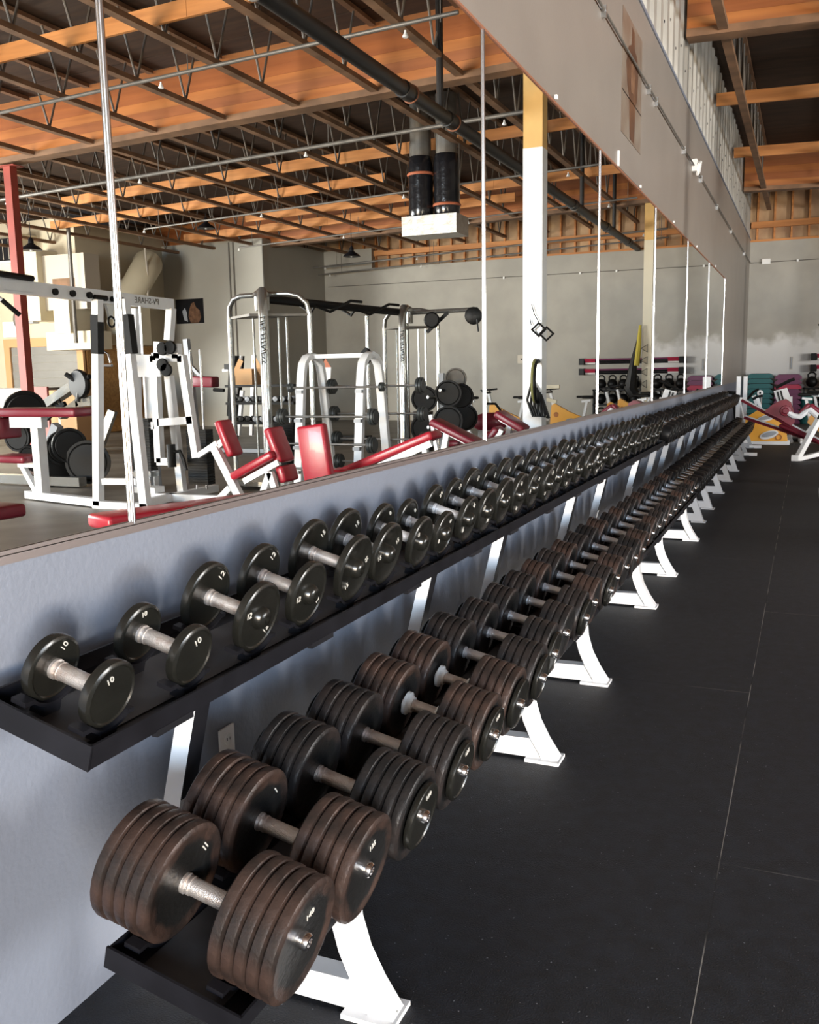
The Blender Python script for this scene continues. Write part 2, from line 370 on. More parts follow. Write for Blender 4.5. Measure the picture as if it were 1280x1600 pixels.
# pipes
t = thing('sprinkler_main', 'thick black sprinkler pipe hung under the roof trusses', 'pipe', (2.87, 0, 4.62))
MB().tube([(0, 2.0, 0), (0, 25.9, 0)], .085, 16).obj('pipe', 'black_pipe', t)
for y in (4.6, 6.9, 10.2, 11.6, 15.2, 18.4, 21.6, 24.4):
    MB().lathe([(-.09, .088), (-.09, .10), (.09, .10), (.09, .088)], (0, y, 0), (0, 1, 0), 16).obj('coupling', 'black_pipe', t)
    MB().ring((0, y+.16, 0), (0, 1, 0), .098, .010, 20, 6).obj('hanger_ring', 'rust_ring' if y in (10.2, 11.6) else 'grey_pipe', t)
for y in (7.6, 11.3, 15.6, 19.2, 22.6): MB().tube([(0, y, .05), (0, y, 1.5)], .045, 10).obj('riser', 'black_pipe', t)
for y, x1, z, r, lb in ((9.6, 16, 5.12, .023, 'crossing before the middle beam'), (13.1, 17, 5.02, .030, 'crossing beyond the middle beam'), (16.9, 12, 5.0, .02, 'crossing beside the foil duct box'), (20.6, 12, 5.02, .02, 'crossing in front of the far beam'), (25.2, 12.4, 4.98, .025, 'upper one along the far wall'), (25.5, 12.4, 4.80, .02, 'lower one along the far wall')):
    t = thing('branch_pipe', 'thin grey pipe under the roof, '+lb, 'pipe', (0, y, z), 0, 'grey branch pipes')
    MB().tube([(2.0, 0, 0), (x1, 0, roofz(x1))], r, 10).obj('pipe', 'grey_pipe', t)
    for x in (2.2, 5.4, 8.6, 11.6):
        if x < x1:
            MB().tube([(x, 0, roofz(x)), (x, 0, 5.38-z+roofz(x)+.03)], .006, 6).obj('hanger', 'grey_pipe', t)
            MB().lathe([(-.07, .03), (-.06, .034), (-.02, .012), (0, .012)], (x+.4, 0, roofz(x)-.02), (0, 0, 1), 8).obj('sprinkler_head', 'white_plain', t)
# foil duct box with two wrapped ducts
mat('black_wrap', (.008, .008, .010), .22, bump=.9, bs=9, coat=.3)
mat('foil', (.60, .57, .52), .38, .65, col2=(.46, .42, .36), vs=7, bump=.4, bs=12)
mat('orange_tape', (.45, .13, .06), .6)
t = thing('duct_box', 'foil-faced air duct box with two black wrapped ducts hanging from the roof', 'duct', (4.53, 15.25, 3.75))
MB().box((-.5, -.25, 0), (.5, .35, .32)).obj('plenum', 'foil', t, 0)
for dx, tp in ((.25, .62), (-.22, .08)):
    MB().lathe([(.32+.001, .20)]+[(.36+.11*q, .215+.012*(q % 2)) for q in range(9)]+[(1.33, .20)], (dx, .05, 0), (0, 0, 1), 18).obj('wrapped_duct', 'black_wrap', t)
    MB().lathe([(1.32, .18), (1.5, .18), (2.3, .18)], (dx, .05, 0), (0, 0, 1), 16).obj('steel_duct', 'grey_pipe', t)
    MB().ring((dx, .05, .42+tp), (0, 0, 1), .222, .025, 20, 6).obj('tape_band', 'orange_tape', t)
for s in (-.45, .45): MB().tube([(s, .05, .32), (s, .05, 1.6)], .006, 6).obj('hanger_rod', 'grey_pipe', t)
# barn pendant lamps
def pendant(x, y, z, label):
    t = thing('pendant_lamp', label, 'lamp', (x, y, z), 0, 'barn pendant lamps')
    MB().lathe([(0, .20), (.004, .205), (.05, .17), (.10, .09), (.13, .055), (.20, .05), (.24, .02)], (0,0,0), (0,0,1), 20).obj('shade', 'black_enamel', t)
    MB().tube([(0, 0, .24), (0, 0, 5.40+roofz(x)-z)], .007, 6).obj('cord', 'black_enamel', t)
    MB().sphere((0, 0, .03), .045, 10, 6).obj('bulb', 'white_plain', t)
pendant(8.5, 20, 4.15, 'black barn pendant lamp hanging before the grey far wall')
pendant(11.15, 18, 4.73, 'small black barn pendant lamp high beside the block')
pendant(12.4, 14, 3.9, 'black barn pendant lamp hanging beside the red column')

# ------------------------------------------------------------------ mirrors and their trim
ME = [-1.0, 1.763, 4.45, 7.18, 9.95, 12.72, 15.5, 18.5]
MZ0, MZ1 = 1.098, 3.055
for i in range(7):
    o = MB().box((.002, ME[i]+.001, MZ0), (.009, ME[i+1]-.001, MZ1)).obj('wall_mirror', 'mirror', smooth=0)
    tag(o, 'tall frameless wall mirror panel, %s from the near end of the wall' % ordw(i+1), 'mirror', 'wall mirror panels')
for i, y in enumerate(ME[1:]):
    hw = .0085 if i == 0 else .0095
    m = MB().tube([(.010, y, MZ0), (.010, y, MZ1)], hw, 12)
    struct(m.obj('trim_%d' % (i+1), 'strip_metal'), 'chrome strip covering a mirror joint')
struct(MB().box((0, -1, MZ0-.022), (.017, 18.52, MZ0-.002)).box((.013, -1, MZ0-.004), (.017, 18.52, MZ0+.006)).obj('trim_8', 'channel', smooth=0), 'dark metal channel under the mirrors')
struct(MB().box((0, -1, MZ1), (.016, 18.52, MZ1+.012)).obj('trim_9', 'rust_ring', smooth=0), 'thin brown channel above the mirrors')
clip = MB().box((0, -.012, -.012), (.016, .012, .012)).mesh('mirror_clip', 'white_plain', 0)
for i, y in enumerate((3.0, 5.8, 8.9, 11.2, 13.6, 16.4)):
    tag(link('mirror_clip', clip, None, (.0165, y, MZ1+.03)), 'white clip at the top edge of the mirrors, %s from the near end' % ordw(i+1), 'clip', 'mirror clips')

# things on the left wall
t = thing('wall_conduit', 'thin grey electrical conduit along the wall above the mirrors', 'conduit', (0, 0, 4.02))
MB().tube([(.025, -2, 0), (.025, 25.9, .04)], .010, 8).obj('pipe', 'grey_pipe', t)
for y in (7.2, 9.3, 9.75, 12.0, 13.9, 16.4, 19.4, 23.4): MB().box((0, y-.012, -.035), (.04, y+.012, .05)).obj('clip', 'brushed', t, 0)
t = thing('junction_box', 'white junction box with crumpled cover on the wall conduit', 'box', (.04, 13.08, 4.03))
MB().box((-.04, -.09, -.06), (.02, .09, .09)).obj('body', 'white_plain', t, 0); MB().pad((.035, .02, -.01), (.04, .14, .16), Euler((.5, .2, 0)).to_matrix(), .015, 2).obj('cover', 'white_plain', t)
t = thing('wall_conduit', 'conduit with white box crossing the far wall', 'conduit', (0, 25.95, 4.06))
MB().tube([(.03, -.02, 0), (12.3, -.02, .03)], .010, 6).obj('pipe', 'grey_pipe', t)
MB().box((.3, -.06, -.05), (.5, 0, .08)).obj('box', 'white_plain', t, 0)
for x in (1.12, 3.4, 4.4, 6.6): MB().box((x, -.035, -.03), (x+.05, 0, .03)).obj('clip', 'white_plain', t, 0)
# tall poster of two prints, abstract dark figure
mat('poster_bg', (.24, .20, .16), .35, col2=(.16, .11, .08), vs=3)
mat('poster_fig', (.06, .030, .022), .35, col2=(.14, .07, .04), vs=5)
mat('poster_skin', (.24, .13, .075), .35, col2=(.10, .05, .03), vs=7)
t = thing('poster', 'tall brown bodybuilding poster on the wall above the mirrors', 'poster', (.001, 8.5, 3.38))
MB().box((0, -.47, 0), (.004, .47, .97)).obj('sheet', 'poster_bg', t, 0)
fig = [(-.10, .02), (.12, .02), (.16, .34), (.24, .40), (.28, .62), (.20, .76), (.09, .78), (.06, .92), (-.05, .93), (-.08, .78), (-.20, .74), (-.30, .58), (-.22, .40), (-.15, .36)]
MB().prism(fig, (.0045, 0, 0), (0,1,0), (0,0,1), (.001,0,0)).obj('figure', 'poster_fig', t, 0)
MB().prism([(-.07,.40),(.08,.42),(.12,.62),(.02,.70),(-.09,.62)], (.006, 0, 0), (0,1,0), (0,0,1), (.001,0,0)).obj('figure_light', 'poster_skin', t, 0)
MB().box((.004, -.47, .33), (.0055, .47, .34)).obj('sheet_joint', 'black_enamel', t, 0)
t = thing('access_panel', 'grey access panel with pale edge just above the mirrors', 'panel', (.0, 8.48, 3.08))
MB().box((.0005, -.56, .0), (.008, .56, .11)).obj('cover', 'warm_lit_paint', t, 0); MB().box((.0, -.58, 0), (.016, -.56, .12)).obj('edge', 'white_plain', t, 0)
# power outlet
t = thing('wall_outlet', 'white power outlet low on the grey wall between the rack tiers', 'outlet', (0, 2.112, .39))
MB().pad((.004, 0, 0), (.008, .072, .116), None, .003, 2).obj('cover_plate', 'white_plain', t)
for dz in (-.022, .022):
    f = MB().lathe([(0, .017), (.003, .0165)], (.008, 0, dz), (1, 0, 0), 14).obj('socket', 'white_plain', t)
    for dy in (-.006, .006): MB().box((.0112, dy-.001, dz-.004), (.0118, dy+.001, dz+.005)).obj('slot', 'black_enamel', f, 0)

# ================================================================== dumbbell racks
AT, AB = math.radians(15), math.radians(12.5)
TC = (.240, .809)           # line on which top-tier plates rest (x, z of saddle at the dumbbell centre)
BC = (.495, .337)
def shelf_mesh(L, xf, zf, depth, a, lip):
    ca, sa = math.cos(a), math.sin(a)
    P = lambda u, v: (xf-u*ca+v*sa, zf+u*sa+v*ca)
    t = .005
    prof = [P(0,0), P(0,lip), P(t,lip), P(t,t), P(depth-t,t), P(depth-t,lip*.9), P(depth,lip*.9), P(depth,0)]
    tray = MB().prism(prof, (0,0,0), (1,0,0), (0,0,1), (0,L,0))
    end = [P(0,-.002), P(0,lip), P(depth,lip), P(depth,-.002)]
    e = MB().prism(end, (0,-.004,0), (1,0,0), (0,0,1), (0,.006,0))
    rub = MB().prism([P(.06,t+.0005), P(.06,t+.003), P(depth-.06,t+.003), P(depth-.06,t+.0005)], (0,.01,0), (1,0,0), (0,0,1), (0,L-.02,0))
    return tray, e, rub
_sad = {}
def saddle(r, wid=.036):
    k = round(r, 3)
    if k not in _sad:
        pts = []; R0 = r+.0008; n = 10; A = math.radians(46)
        outer = [((R0+.007)*math.sin(-A+2*A*i/n), -(R0+.007)*math.cos(-A+2*A*i/n)) for i in range(n+1)]
        inner = [(R0*math.sin(-A+2*A*i/n), -R0*math.cos(-A+2*A*i/n)) for i in range(n+1)]
        m = MB()
        vs = []
        for (a, b), (c, d) in zip(outer, inner):
            for x in (-wid/2, wid/2): vs += [(x, a, b), (x, c, d)]
        fs = []
        for i in range(n):
            o, p = 4*i, 4*(i+1)
            fs += [(o, p, p+2, o+2), (o+1, o+3, p+3, p+1), (o, o+1, p+1, p), (o+2, p+2, p+3, o+3)]
        fs += [(0, 2, 3, 1), (4*n, 4*n+1, 4*n+3, 4*n+2)]
        m.add(vs, fs)
        y0, z0 = outer[0]
        m.box((-wid/2, y0-.020, z0-.004), (wid/2, y0+.004, z0+.006)); m.box((-wid/2, -y0-.004, z0-.004), (wid/2, -y0+.010, z0+.006))
        m.box((-wid/2, -.022, -R0-.045), (wid/2, .022, -R0-.005))
        _sad[k] = m.mesh('saddle', 'black_enamel')
    return _sad[k]
def rack(y0, L, feet, label, white=True):
    en = 'white_enamel' if white else 'grey_enamel'
    t = thing('dumbbell_rack', label, 'rack', (0, y0, 0), 0, 'two-tier dumbbell racks along the mirror wall')
    for nm, xf, zf, dep, a, lip in (('upper_shelf', .335, .745, .272, AT, .05), ('lower_shelf', .632, .296, .30, AB, .042)):
        tr, e, rub = shelf_mesh(L, xf, zf, dep, a, lip)
        s = tr.obj(nm, 'black_enamel', t, 0); s['label'] = 'black tilted steel shelf'
        em = e.mesh('end_plate', 'black_enamel', 0)
        link('end_plate', em, s); link('end_plate', em, s, (0, L, 0)); rub.obj('tray_liner', 'tray', s, 0)
        for k in range(4):
            yb = .25+k*(L-.5)/3; MB().box((xf-.012, yb-.06, zf-.010), (xf+.002, yb+.06, zf+.004)).obj('bracket', 'black_enamel', s, 0)
    for fy in feet:
        y = fy-y0
        u = MB(); u.bar((.035, y, .03), (.218, y, .775), .055, .048, up=(1,0,0)); uo = u.obj('upright', en, t, 0)
        if white:
            p = MB(); d = Vector((.183, 0, .745)).normalized(); nrm = Vector((d.z, 0, -d.x))
            c0 = Vector((.035, y, .03))+d*.43; c1 = Vector((.035, y, .03))+d*.70
            p.bar(c0+nrm*.0248, c1+nrm*.0248, .056, .002, up=nrm); p.obj('sticker', 'black_enamel', uo, 0)
        outer = [(.712, .012), (.705, .022), (.668, .078), (.634, .145), (.614, .215), (.606, .30)]; inner = [(.558, .30), (.562, .22), (.580, .15), (.608, .085), (.642, .030), (.648, .012)]
        if white:
            MB().prism(outer+inner, (0, y-.03, 0), (1,0,0), (0,0,1), (0,.06,0)).obj('front_leg', en, t, 20)
        else:
            MB().prism([(.66, .012), (.56, .30), (.50, .30), (.60, .012)], (0, y-.03, 0), (1,0,0), (0,0,1), (0,.06,0)).obj('front_leg', en, t, 0)
        MB().prism([(.02, .012), (.645, .012), (.60, .085), (.02, .075)], (0, y-.027, 0), (1,0,0), (0,0,1), (0,.054,0)).obj('base_bar', en, t, 0)
        fx = .72 if white else .68
        f = MB().box((fx-.13, y-.05, 0), (fx, y+.05, .012)).obj('foot_plate', en, t, 0)
        MB().lathe([(.012, .012), (.018, .010)], (fx-.02, y, 0), (0,0,1), 8).obj('bolt', 'brushed', f)
        MB().box((.0, y-.05, 0), (.09, y+.05, .012)).obj('foot_plate', en, t, 0)
        MB().bar((.18, y, .745), (.30, y, .742), .05, .02).obj('shelf_arm', 'black_enamel', t, 0)
        MB().bar((.10, y, .27), (.60, y, .282), .05, .03).obj('shelf_arm', en, t, 0)
    return t
R1 = rack(1.22, 2.40, (1.72, 3.21), 'two-tier rack with white frame, nearest the photographer')
R2 = rack(3.63, 2.40, (4.13, 5.61), 'two-tier rack with white frame, middle of the three white ones')
R3 = rack(6.04, 2.42, (6.545, 7.97), 'two-tier rack with white frame, farthest of the three white ones')
R4 = rack(8.50, 1.85, (8.95, 9.82), 'grey framed dumbbell rack just beyond the white ones', False)
R5 = rack(10.38, 2.50, (11.09, 12.29), 'grey framed dumbbell rack in the middle of the far row', False)
R6 = rack(12.92, 2.50, (13.54, 15.05), 'grey framed dumbbell rack, last but one of the row', False)
R7 = rack(15.46, 2.35, (15.93, 17.45), 'grey framed dumbbell rack at the far end of the row', False)
for y in (15.93, 17.45): MB().box((.60, y-R7.location.y-.035, 0), (.80, y-R7.location.y+.035, .05)).obj('outrigger', 'white_enamel', R7, 0)

# ------------------------------------------------------------------ dumbbells
_pm = {}
def plate_mesh(r, th, m, rim=True):
    k = (round(r, 3), th, m)
    if k not in _pm:
        b = th*.27
        if rim: prof = [(-th/2+.003, .018), (-th/2+.003, r*.84), (-th/2, r*.88), (-th/2, r-b), (-th/2+b*.6, r-b*.15), (-th/2+b*1.3, r), (th/2-b*1.3, r), (th/2-b*.6, r-b*.15), (th/2, r-b), (th/2, r*.88), (th/2-.003, r*.84), (th/2-.003, .018)]
        else: prof = [(-th/2, .012), (-th/2, r-b), (-th/2+b*.5, r-b*.2), (-th/2+b, r), (th/2-b, r), (th/2-b*.5, r-b*.2), (th/2, r-b), (th/2, .012)]
        _pm[k] = MB().lathe(prof, (0,0,0), (1,0,0), 32).mesh('plate', m, 40)
    return _pm[k]
_hm = {}
def handle_mesh(hl, m):
    k = (round(hl, 3), m)
    if k not in _hm:
        _hm[k] = MB().lathe([(-hl-.01, .021), (-hl+.003, .021), (-hl+.005, .0165), (-hl+.010, .0165), (-hl+.011, .0195), (-hl+.015, .0195), (-hl+.016, .018), (hl-.016, .018), (hl-.015, .0195), (hl-.011, .0195), (hl-.010, .0165), (hl-.005, .0165), (hl-.003, .021), (hl+.01, .021)], (0,0,0), (1,0,0), 18).mesh('handle', m, 40)
    return _hm[k]
capm = MB().lathe([(-.008, .017), (.006, .017), (.010, .014), (.010, .009), (.004, .008)], (0,0,0), (1,0,0), 18).mesh('end_cap', 'chrome', 40)
hubm = MB().lathe([(-.004, .030), (.008, .027), (.016, .019), (.017, .010), (.008, .009)], (0,0,0), (1,0,0), 20).mesh('hub', 'plate_black', 40)
colm = MB().lathe([(-.008, .030), (-.008, .036), (.002, .036), (.008, .026), (.016, .024)], (0,0,0), (1,0,0), 20).mesh('collar', 'white_plain', 40)
def mark(parent, s, x, ang, rad, size, rotm, side=1):
    me = text_mesh(s, size, 'paint_mark', .0006)
    o = link('painted_number', me, parent); y, z = rad*math.cos(ang), rad*math.sin(ang)
    o.matrix_local = Matrix.Translation((x, y, z)) @ Euler((PI/2, 0, PI/2)).to_matrix().to_4x4() @ Matrix.Rotation(rotm, 4, 'Z')
    return o
def dumbbell(label, y, base, tilt, r, th, n, hl, pm, hm, group, marks=(), rim=True, outer=None, hub=False, collar=False, rrack=None, pname='plate', cap=True):
    z = base[1]+r
    root = thing('dumbbell', label, 'dumbbell', (base[0], y, z), 0, group)
    root.rotation_euler = (random.uniform(-3, 3), tilt, random.uniform(-.012, .012))
    link('handle', handle_mesh(hl, hm), root)
    for s in (-1, 1):
        for k in range(n):
            rr = r*(1 if k == 0 else random.choice((1, .992, .985)))
            link(pname, plate_mesh(rr, th, pm, rim), root, (s*(hl+th*(k+.5)), random.uniform(-.0012, .0012) if k else 0, 0))
        e = hl+th*n
        if outer: link(pname, plate_mesh(outer, .02, 'plate_black'), root, (s*(e+.010), 0, 0)); e += .02
        if hub: link('hub', hubm, root, (s*e, 0, 0), (0, 0, 0 if s > 0 else PI))
        if cap: link('end_cap', capm, root, (s*e, 0, 0), (0, 0, 0 if s > 0 else PI))
        if collar: link('collar', colm, root, (s*(hl-.012), 0, 0), (0, 0, PI if s > 0 else 0))
    off = root.rotation_euler.x
    for (s, where, ang, rad, size, rm) in marks:
        x = hl+th*n-.0024+.0002 if where == 'f' else -hl-.0024+.0002
        if outer and where == 'f': x = hl+th*n+.02-.0022
        mark(root, s, x, ang-off, rad, size, rm-off)
    if rrack is not None:
        ca, sa = math.cos(tilt), math.sin(tilt); sm = saddle(r); sh = [c for c in rrack.children if ('upper' if base is TC else 'lower') in c.name][0]
        for s in (-1, 1):
            d = s*(hl+th*.5*min(n, 2))
            link('saddle', sm, sh, (base[0]+d*ca, y-rrack.location.y, z-d*sa), (0, tilt, 0))
    return root
racks = [R1, R2, R3]
# upper tier: ten on each white rack
rad1 = [.068, .068, .088, .089, .101, .101, .090, .083, .094, .094]
yT = [1.31, 1.565, 1.825, 2.065, 2.34, 2.565, 2.84, 3.06, 3.32, 3.545]
num1 = ['10', '10', '12', '12', '15', '15', '8', '8', '20', '20']
ud = random.Random(11)
cnt = 0
for ri in range(3):
    for i in range(10):
        cnt += 1
        if ri == 0: y, r, num = yT[i], rad1[i], num1[i]
        else: y, r, num = racks[ri].location.y+.135+i*.2375, ud.choice((.094, .098, .102, .104)), str((20, 25)[ri-1]+5*(i//2))
        big = r > .08
        if i < 2 and ri == 0:
            mk = [(num, 'f', 1.9, .034, .020, .45), (num, 'b', 1.2, .046, .020, .9)] if i == 0 else [(num, 'f', 1.35, .032, .024, .5), (num, 'b', 1.6, .046, .018, .2)]
        else:
            a = ud.uniform(0, 6.28); mk = [(num, 'f', a, r*.62, .023, ud.uniform(-1, 1)), (num, 'f', a+2.6, r*.62, .023, ud.uniform(-1, 1)), (num, 'b', ud.uniform(.6, 1.2), r*.7, .026, .9)]
        th = .027 if not big else (.026 if ri == 0 else ud.choice((.030, .042)))
        lab = 'black cast dumbbell'+(' marked '+num if ri == 0 else '')+', %s from the near end of the upper shelves' % ordw(cnt)
        dumbbell(lab, y, TC, AT, r, th, 1, .057 if not big else .062, 'plate_black', 'knurl' if ri == 0 and i < 5 else 'sky_lit_grip', 'black dumbbells on the upper shelves', mk if ri < 2 else (), hub=big, rrack=racks[ri], cap=False)
# lower tier: nine on each white rack, stacks of rusty plates
for i in range(27):
    ri = i//9; y = 1.355+.2683*i; r = .120-.0010*i; n = 5 if i < 7 else (4 if i < 16 else 3)
    th = .0275
    mk = ()
    if i < 5: mk = [(('140', '135', '130', '125', '120')[i], 'f', 1.45, .052, .020, .25), (('II', 'I', '', '', '')[i], 'b', .75, .075, .030, .7)]
    mk = [m for m in mk if m[0]]
    lab = ('heavy dumbbell of dark iron plates, %s' if i in (2, 3, 6, 7, 8, 9, 11, 13, 14, 16, 18, 19, 21, 23, 24, 26) else 'heavy dumbbell of rusty brown plates, %s')+' from the near end of the lower shelves'; lab = lab % ordw(i+1)
    dumbbell(lab, y, BC, AB, r, th, n, .066, 'rusty_dark' if i in (2, 3, 6, 7, 8, 9, 11, 13, 14, 16, 18, 19, 21, 23, 24, 26) else 'rusty', 'knurl' if i < 6 else 'sky_lit_grip', 'rusty plate dumbbells on the lower shelves', mk, rim=True, outer=(.082 if i in (2, 3, 4, 5, 6, 7, 9, 11) else None), collar=i in (4, 5), rrack=racks[ri])
# far grey racks: black rubber dumbbells
headm = {}
def rubber_db(label, y, base, tilt, r, wd, group):
    root = thing('dumbbell', label, 'dumbbell', (base[0], y, base[1]-.02+r), 0, group); root.rotation_euler = (random.uniform(-3, 3), tilt, 0)
    link('handle', handle_mesh(.064, 'brushed'), root); k = (r, wd)
    if k not in headm:
        headm[k] = MB().lathe([(0, .02), (0, r*.9), (.008, r*.98), (.014, r), (wd-.014, r), (wd-.008, r*.98), (wd, r*.9), (wd+.001, .035), (wd-.003, .034), (wd-.003, .01)], (0,0,0), (1,0,0), 24).mesh('head', 'dark_rubber', 40)
    for s in (-1, 1): link('head', headm[k], root, (s*.064, 0, 0), (0, 0, 0 if s > 0 else PI))
j = 0
for rk, a, b in ((R4, 8.62, 10.26), (R5, 10.52, 12.78), (R6, 13.06, 15.32), (R7, 15.6, 17.68)):
    n = int((b-a)/.205)+1
    for q in range(n):
        j += 1; y = a+(b-a)*q/(n-1)
        rubber_db('black rubber dumbbell, %s from the near end of the grey racks\' upper shelves' % ordw(j), y, TC, AT, (.085, .09, .095)[q % 3], .085, 'black rubber dumbbells on the far upper shelves')
        rubber_db('black rubber dumbbell, %s from the near end of the grey racks\' lower shelves' % ordw(j), y, BC, AB, (.095, .10)[q % 2], .10, 'black rubber dumbbells on the far lower shelves')

# ================================================================== gym equipment on the open floor (seen in the mirrors)
def add_w(self, name, m, parent, smooth=35):
    L = parent.location
    p = parent
    while p.parent: p = p.parent; L = L+p.location
    self.v = [(a-L.x, b-L.y, c-L.z) for a, b, c in self.v]
    return self.obj(name, m, parent, smooth)
MB.w = add_w
def cush(self, p, q, wd, th, up=(0,0,1), r=.03):
    p = Vector(p); q = Vector(q); d = (q-p); L = d.length; d.normalize(); u = Vector(up)
    sd = d.cross(u).normalized(); u2 = sd.cross(d).normalized()
    M = Matrix((d, sd, u2)).transposed()
    return self.pad((p+q)/2, (L, wd, th), M, min(r, th*.45), 3)
MB.cush = cush
def V(*a): return Vector(a)
def put_text(s, size, m, parent, pos, xdir, normal, shear=0):
    x = Vector(xdir).normalized(); z = Vector(normal).normalized(); y = z.cross(x)
    o = link('lettering', text_mesh(s, size, m, .001, shear), parent)
    mx = Matrix((x, y, z)).transposed().to_4x4(); mx.translation = Vector(pos)-parent.location; o.matrix_local = mx; return o
mat('silver', (.44, .44, .42), .26, .85)
mat('olive_black', (.004, .004, .004), .5, spec=.3)
mat('iron_grey', (.045, .05, .05), .45, .2)
mat('cardboard', (.52, .30, .14), .8)
mat('osb', (.50, .27, .09), .8, col2=(.32, .16, .05), vs=22)
mat('teal', (.012, .13, .13), .5); mat('plum', (.16, .03, .09), .5); mat('crimson', (.45, .02, .06), .5)
mat('shutter', (.22, .21, .19), .6, var=.1, vs=2)
mat('duct_shade', (.48, .43, .35), .55, .2)
mat('blue', (.03, .20, .42), .5); mat('green', (.03, .18, .08), .5); mat('strap_yellow', (.50, .40, .05), .7); mat('strap_olive', (.16, .16, .05), .7)
mat('blue_label', (.05, .06, .35), .5)
WH, BK, RD, MR, SV = 'white_enamel', 'olive_black', 'red_vinyl', 'maroon_vinyl', 'silver'

# ---- multi-station pulldown machine
t = thing('pulldown_machine', 'tall white cable pulldown machine with black weight stack and overhead beam', 'machine', (5.6, 8.1, 0))
MB().bar((5.845, 8.100, 0.021), (5.664, 8.100, 2.290), .09, .09).w('upright', WH, t, 0)
MB().bar((5.711, 8.100, 1.707), (5.683, 8.100, 2.127), .10, .10).w('sleeve', BK, t, 0)
MB().bar((5.180, 8.100, 0.004), (5.306, 8.100, 2.274), .10, .09).w('upright', WH, t, 0)
MB().bar((5.249, 8.100, 1.696), (5.277, 8.100, 2.111), .11, .10).w('sleeve', BK, t, 0)
MB().bar((5.900, 8.100, 0.026), (5.127, 8.100, 0.021), .09, .09).w('front_foot', WH, t, 0)
MB().bar(V(7.25,8.45,.05), V(5.9,8.12,.05), .10, .09).w('base_rail', WH, t, 0)
MB().bar(V(5.72,5.9,2.36), V(5.76,9.5,2.32), .10, .13).w('overhead_beam', WH, t, 0)
MB().bar(V(5.72,5.9,2.40), V(5.72,7.2,2.38), .13, .16).w('beam_sleeve', WH, t, 0)
for y in (7.5, 7.75, 8.0): MB().lathe([(-.07,.035),(.07,.035)], V(5.73,y,2.33), (1,0,0), 12).w('knob', BK, t)
for y in (8.15, 8.42): MB().tube([V(5.66,y-.09,2.31), V(5.66,y+.09,2.31)], .03, 10).w('beam_pad', BK, t)
MB().tube([V(5.62,6.0,2.47), V(5.62,7.15,2.43)], .03, 8).w('pull_up_grip', BK, t)
for y in (6.3, 6.62):
    g = MB().tube([V(5.68,y,2.32), V(5.62,y+.12,2.20)], .018, 8).w('pull_up_handle', WH, t)
    MB().tube([V(5.62,y+.12,2.20), V(5.55,y+.26,2.06)], .024, 8).w('grip', BK, g)
MB().bar((6.229, 9.400, 2.289), (6.325, 9.400, 0.553), .09, .09).w('upright', WH, t, 0)
MB().bar(V(5.72,9.45,2.27), (5.742, 9.400, 1.884), .09, .09).w('brace', WH, t, 0)
put_text('PV-SHARE', .10, 'grey_pipe', t, V(5.700,8.98,2.328), (0,-1,0), (-1,0,0))
MB().prism([(-.07,0),(.07,0),(.02,-.16),(-.02,-.16)], V(5.66,8.3,2.25), (0,1,0), (0,0,1), (.03,0,0)).w('pulley_bracket', 'brushed', t, 0)
MB().ring(V(5.66,8.3,2.06), (1,0,0), .055, .012, 18, 6).w('pulley', BK, t)
MB().tube([(5.724, 8.200, 2.113), (5.736, 8.200, 1.765)], .008, 6).w('chain', 'brushed', t)
MB().tube([(5.814, 8.200, 1.605), (5.813, 8.200, 1.717), (5.737, 8.200, 1.758), (5.651, 8.200, 1.706), (5.624, 8.200, 1.608)], .010, 6).w('stirrup', 'chrome', t)
MB().tube([(5.834, 8.200, 1.584), (5.608, 8.200, 1.579)], .017, 8).w('stirrup_grip', 'chrome', t)
st = MB()
z0 = .36
for i in range(18): st.box((5.50, 8.62, z0+i*.034), (5.78, 8.75, z0+i*.034+.031))
st.w('weight_stack', BK, t, 0)
for x in (5.57, 5.71): MB().tube([V(x,8.68,.12), V(x,8.68,2.25)], .012, 8).w('guide_rod', 'chrome', t)
MB().box((5.45, 8.6, .10), (5.85, 8.78, .17)).w('stack_base', WH, t, 0); MB().box((5.50, 8.61, .29), (5.78, 8.76, .345)).w('stack_springs', 'brushed', t, 0)
MB().bar((5.748, 8.100, 0.294), (5.271, 8.100, 0.308), .07, .07).w('cross_bar', WH, t, 0)
MB().bar(V(6.93,8.37,.08), V(6.93,8.37,.98), .11, .13).w('seat_post', WH, t, 0)
MB().bar(V(7.25,8.3,.94), V(6.75,8.3,.94), .10, .13).w('pad_plate', WH, t, 0)
MB().cush(V(7.40,8.3,1.06), V(6.1,8.3,1.06), .42, .10).w('thigh_pad', MR, t); MB().cush(V(7.38,8.3,1.0), V(7.36,8.3,.74), .40, .10, (1,0,0)).w('thigh_pad', MR, t)
MB().cush(V(7.55,8.35,.50), V(7.0,8.35,.50), .36, .09).w('seat', MR, t)
MB().bar(V(7.3,8.4,.42), V(6.95,8.4,.42), .07, .06).w('seat_arm', WH, t, 0); MB().bar(V(7.25,8.4,.40), V(7.05,8.4,.08), .06, .06).w('seat_brace', WH, t, 0)

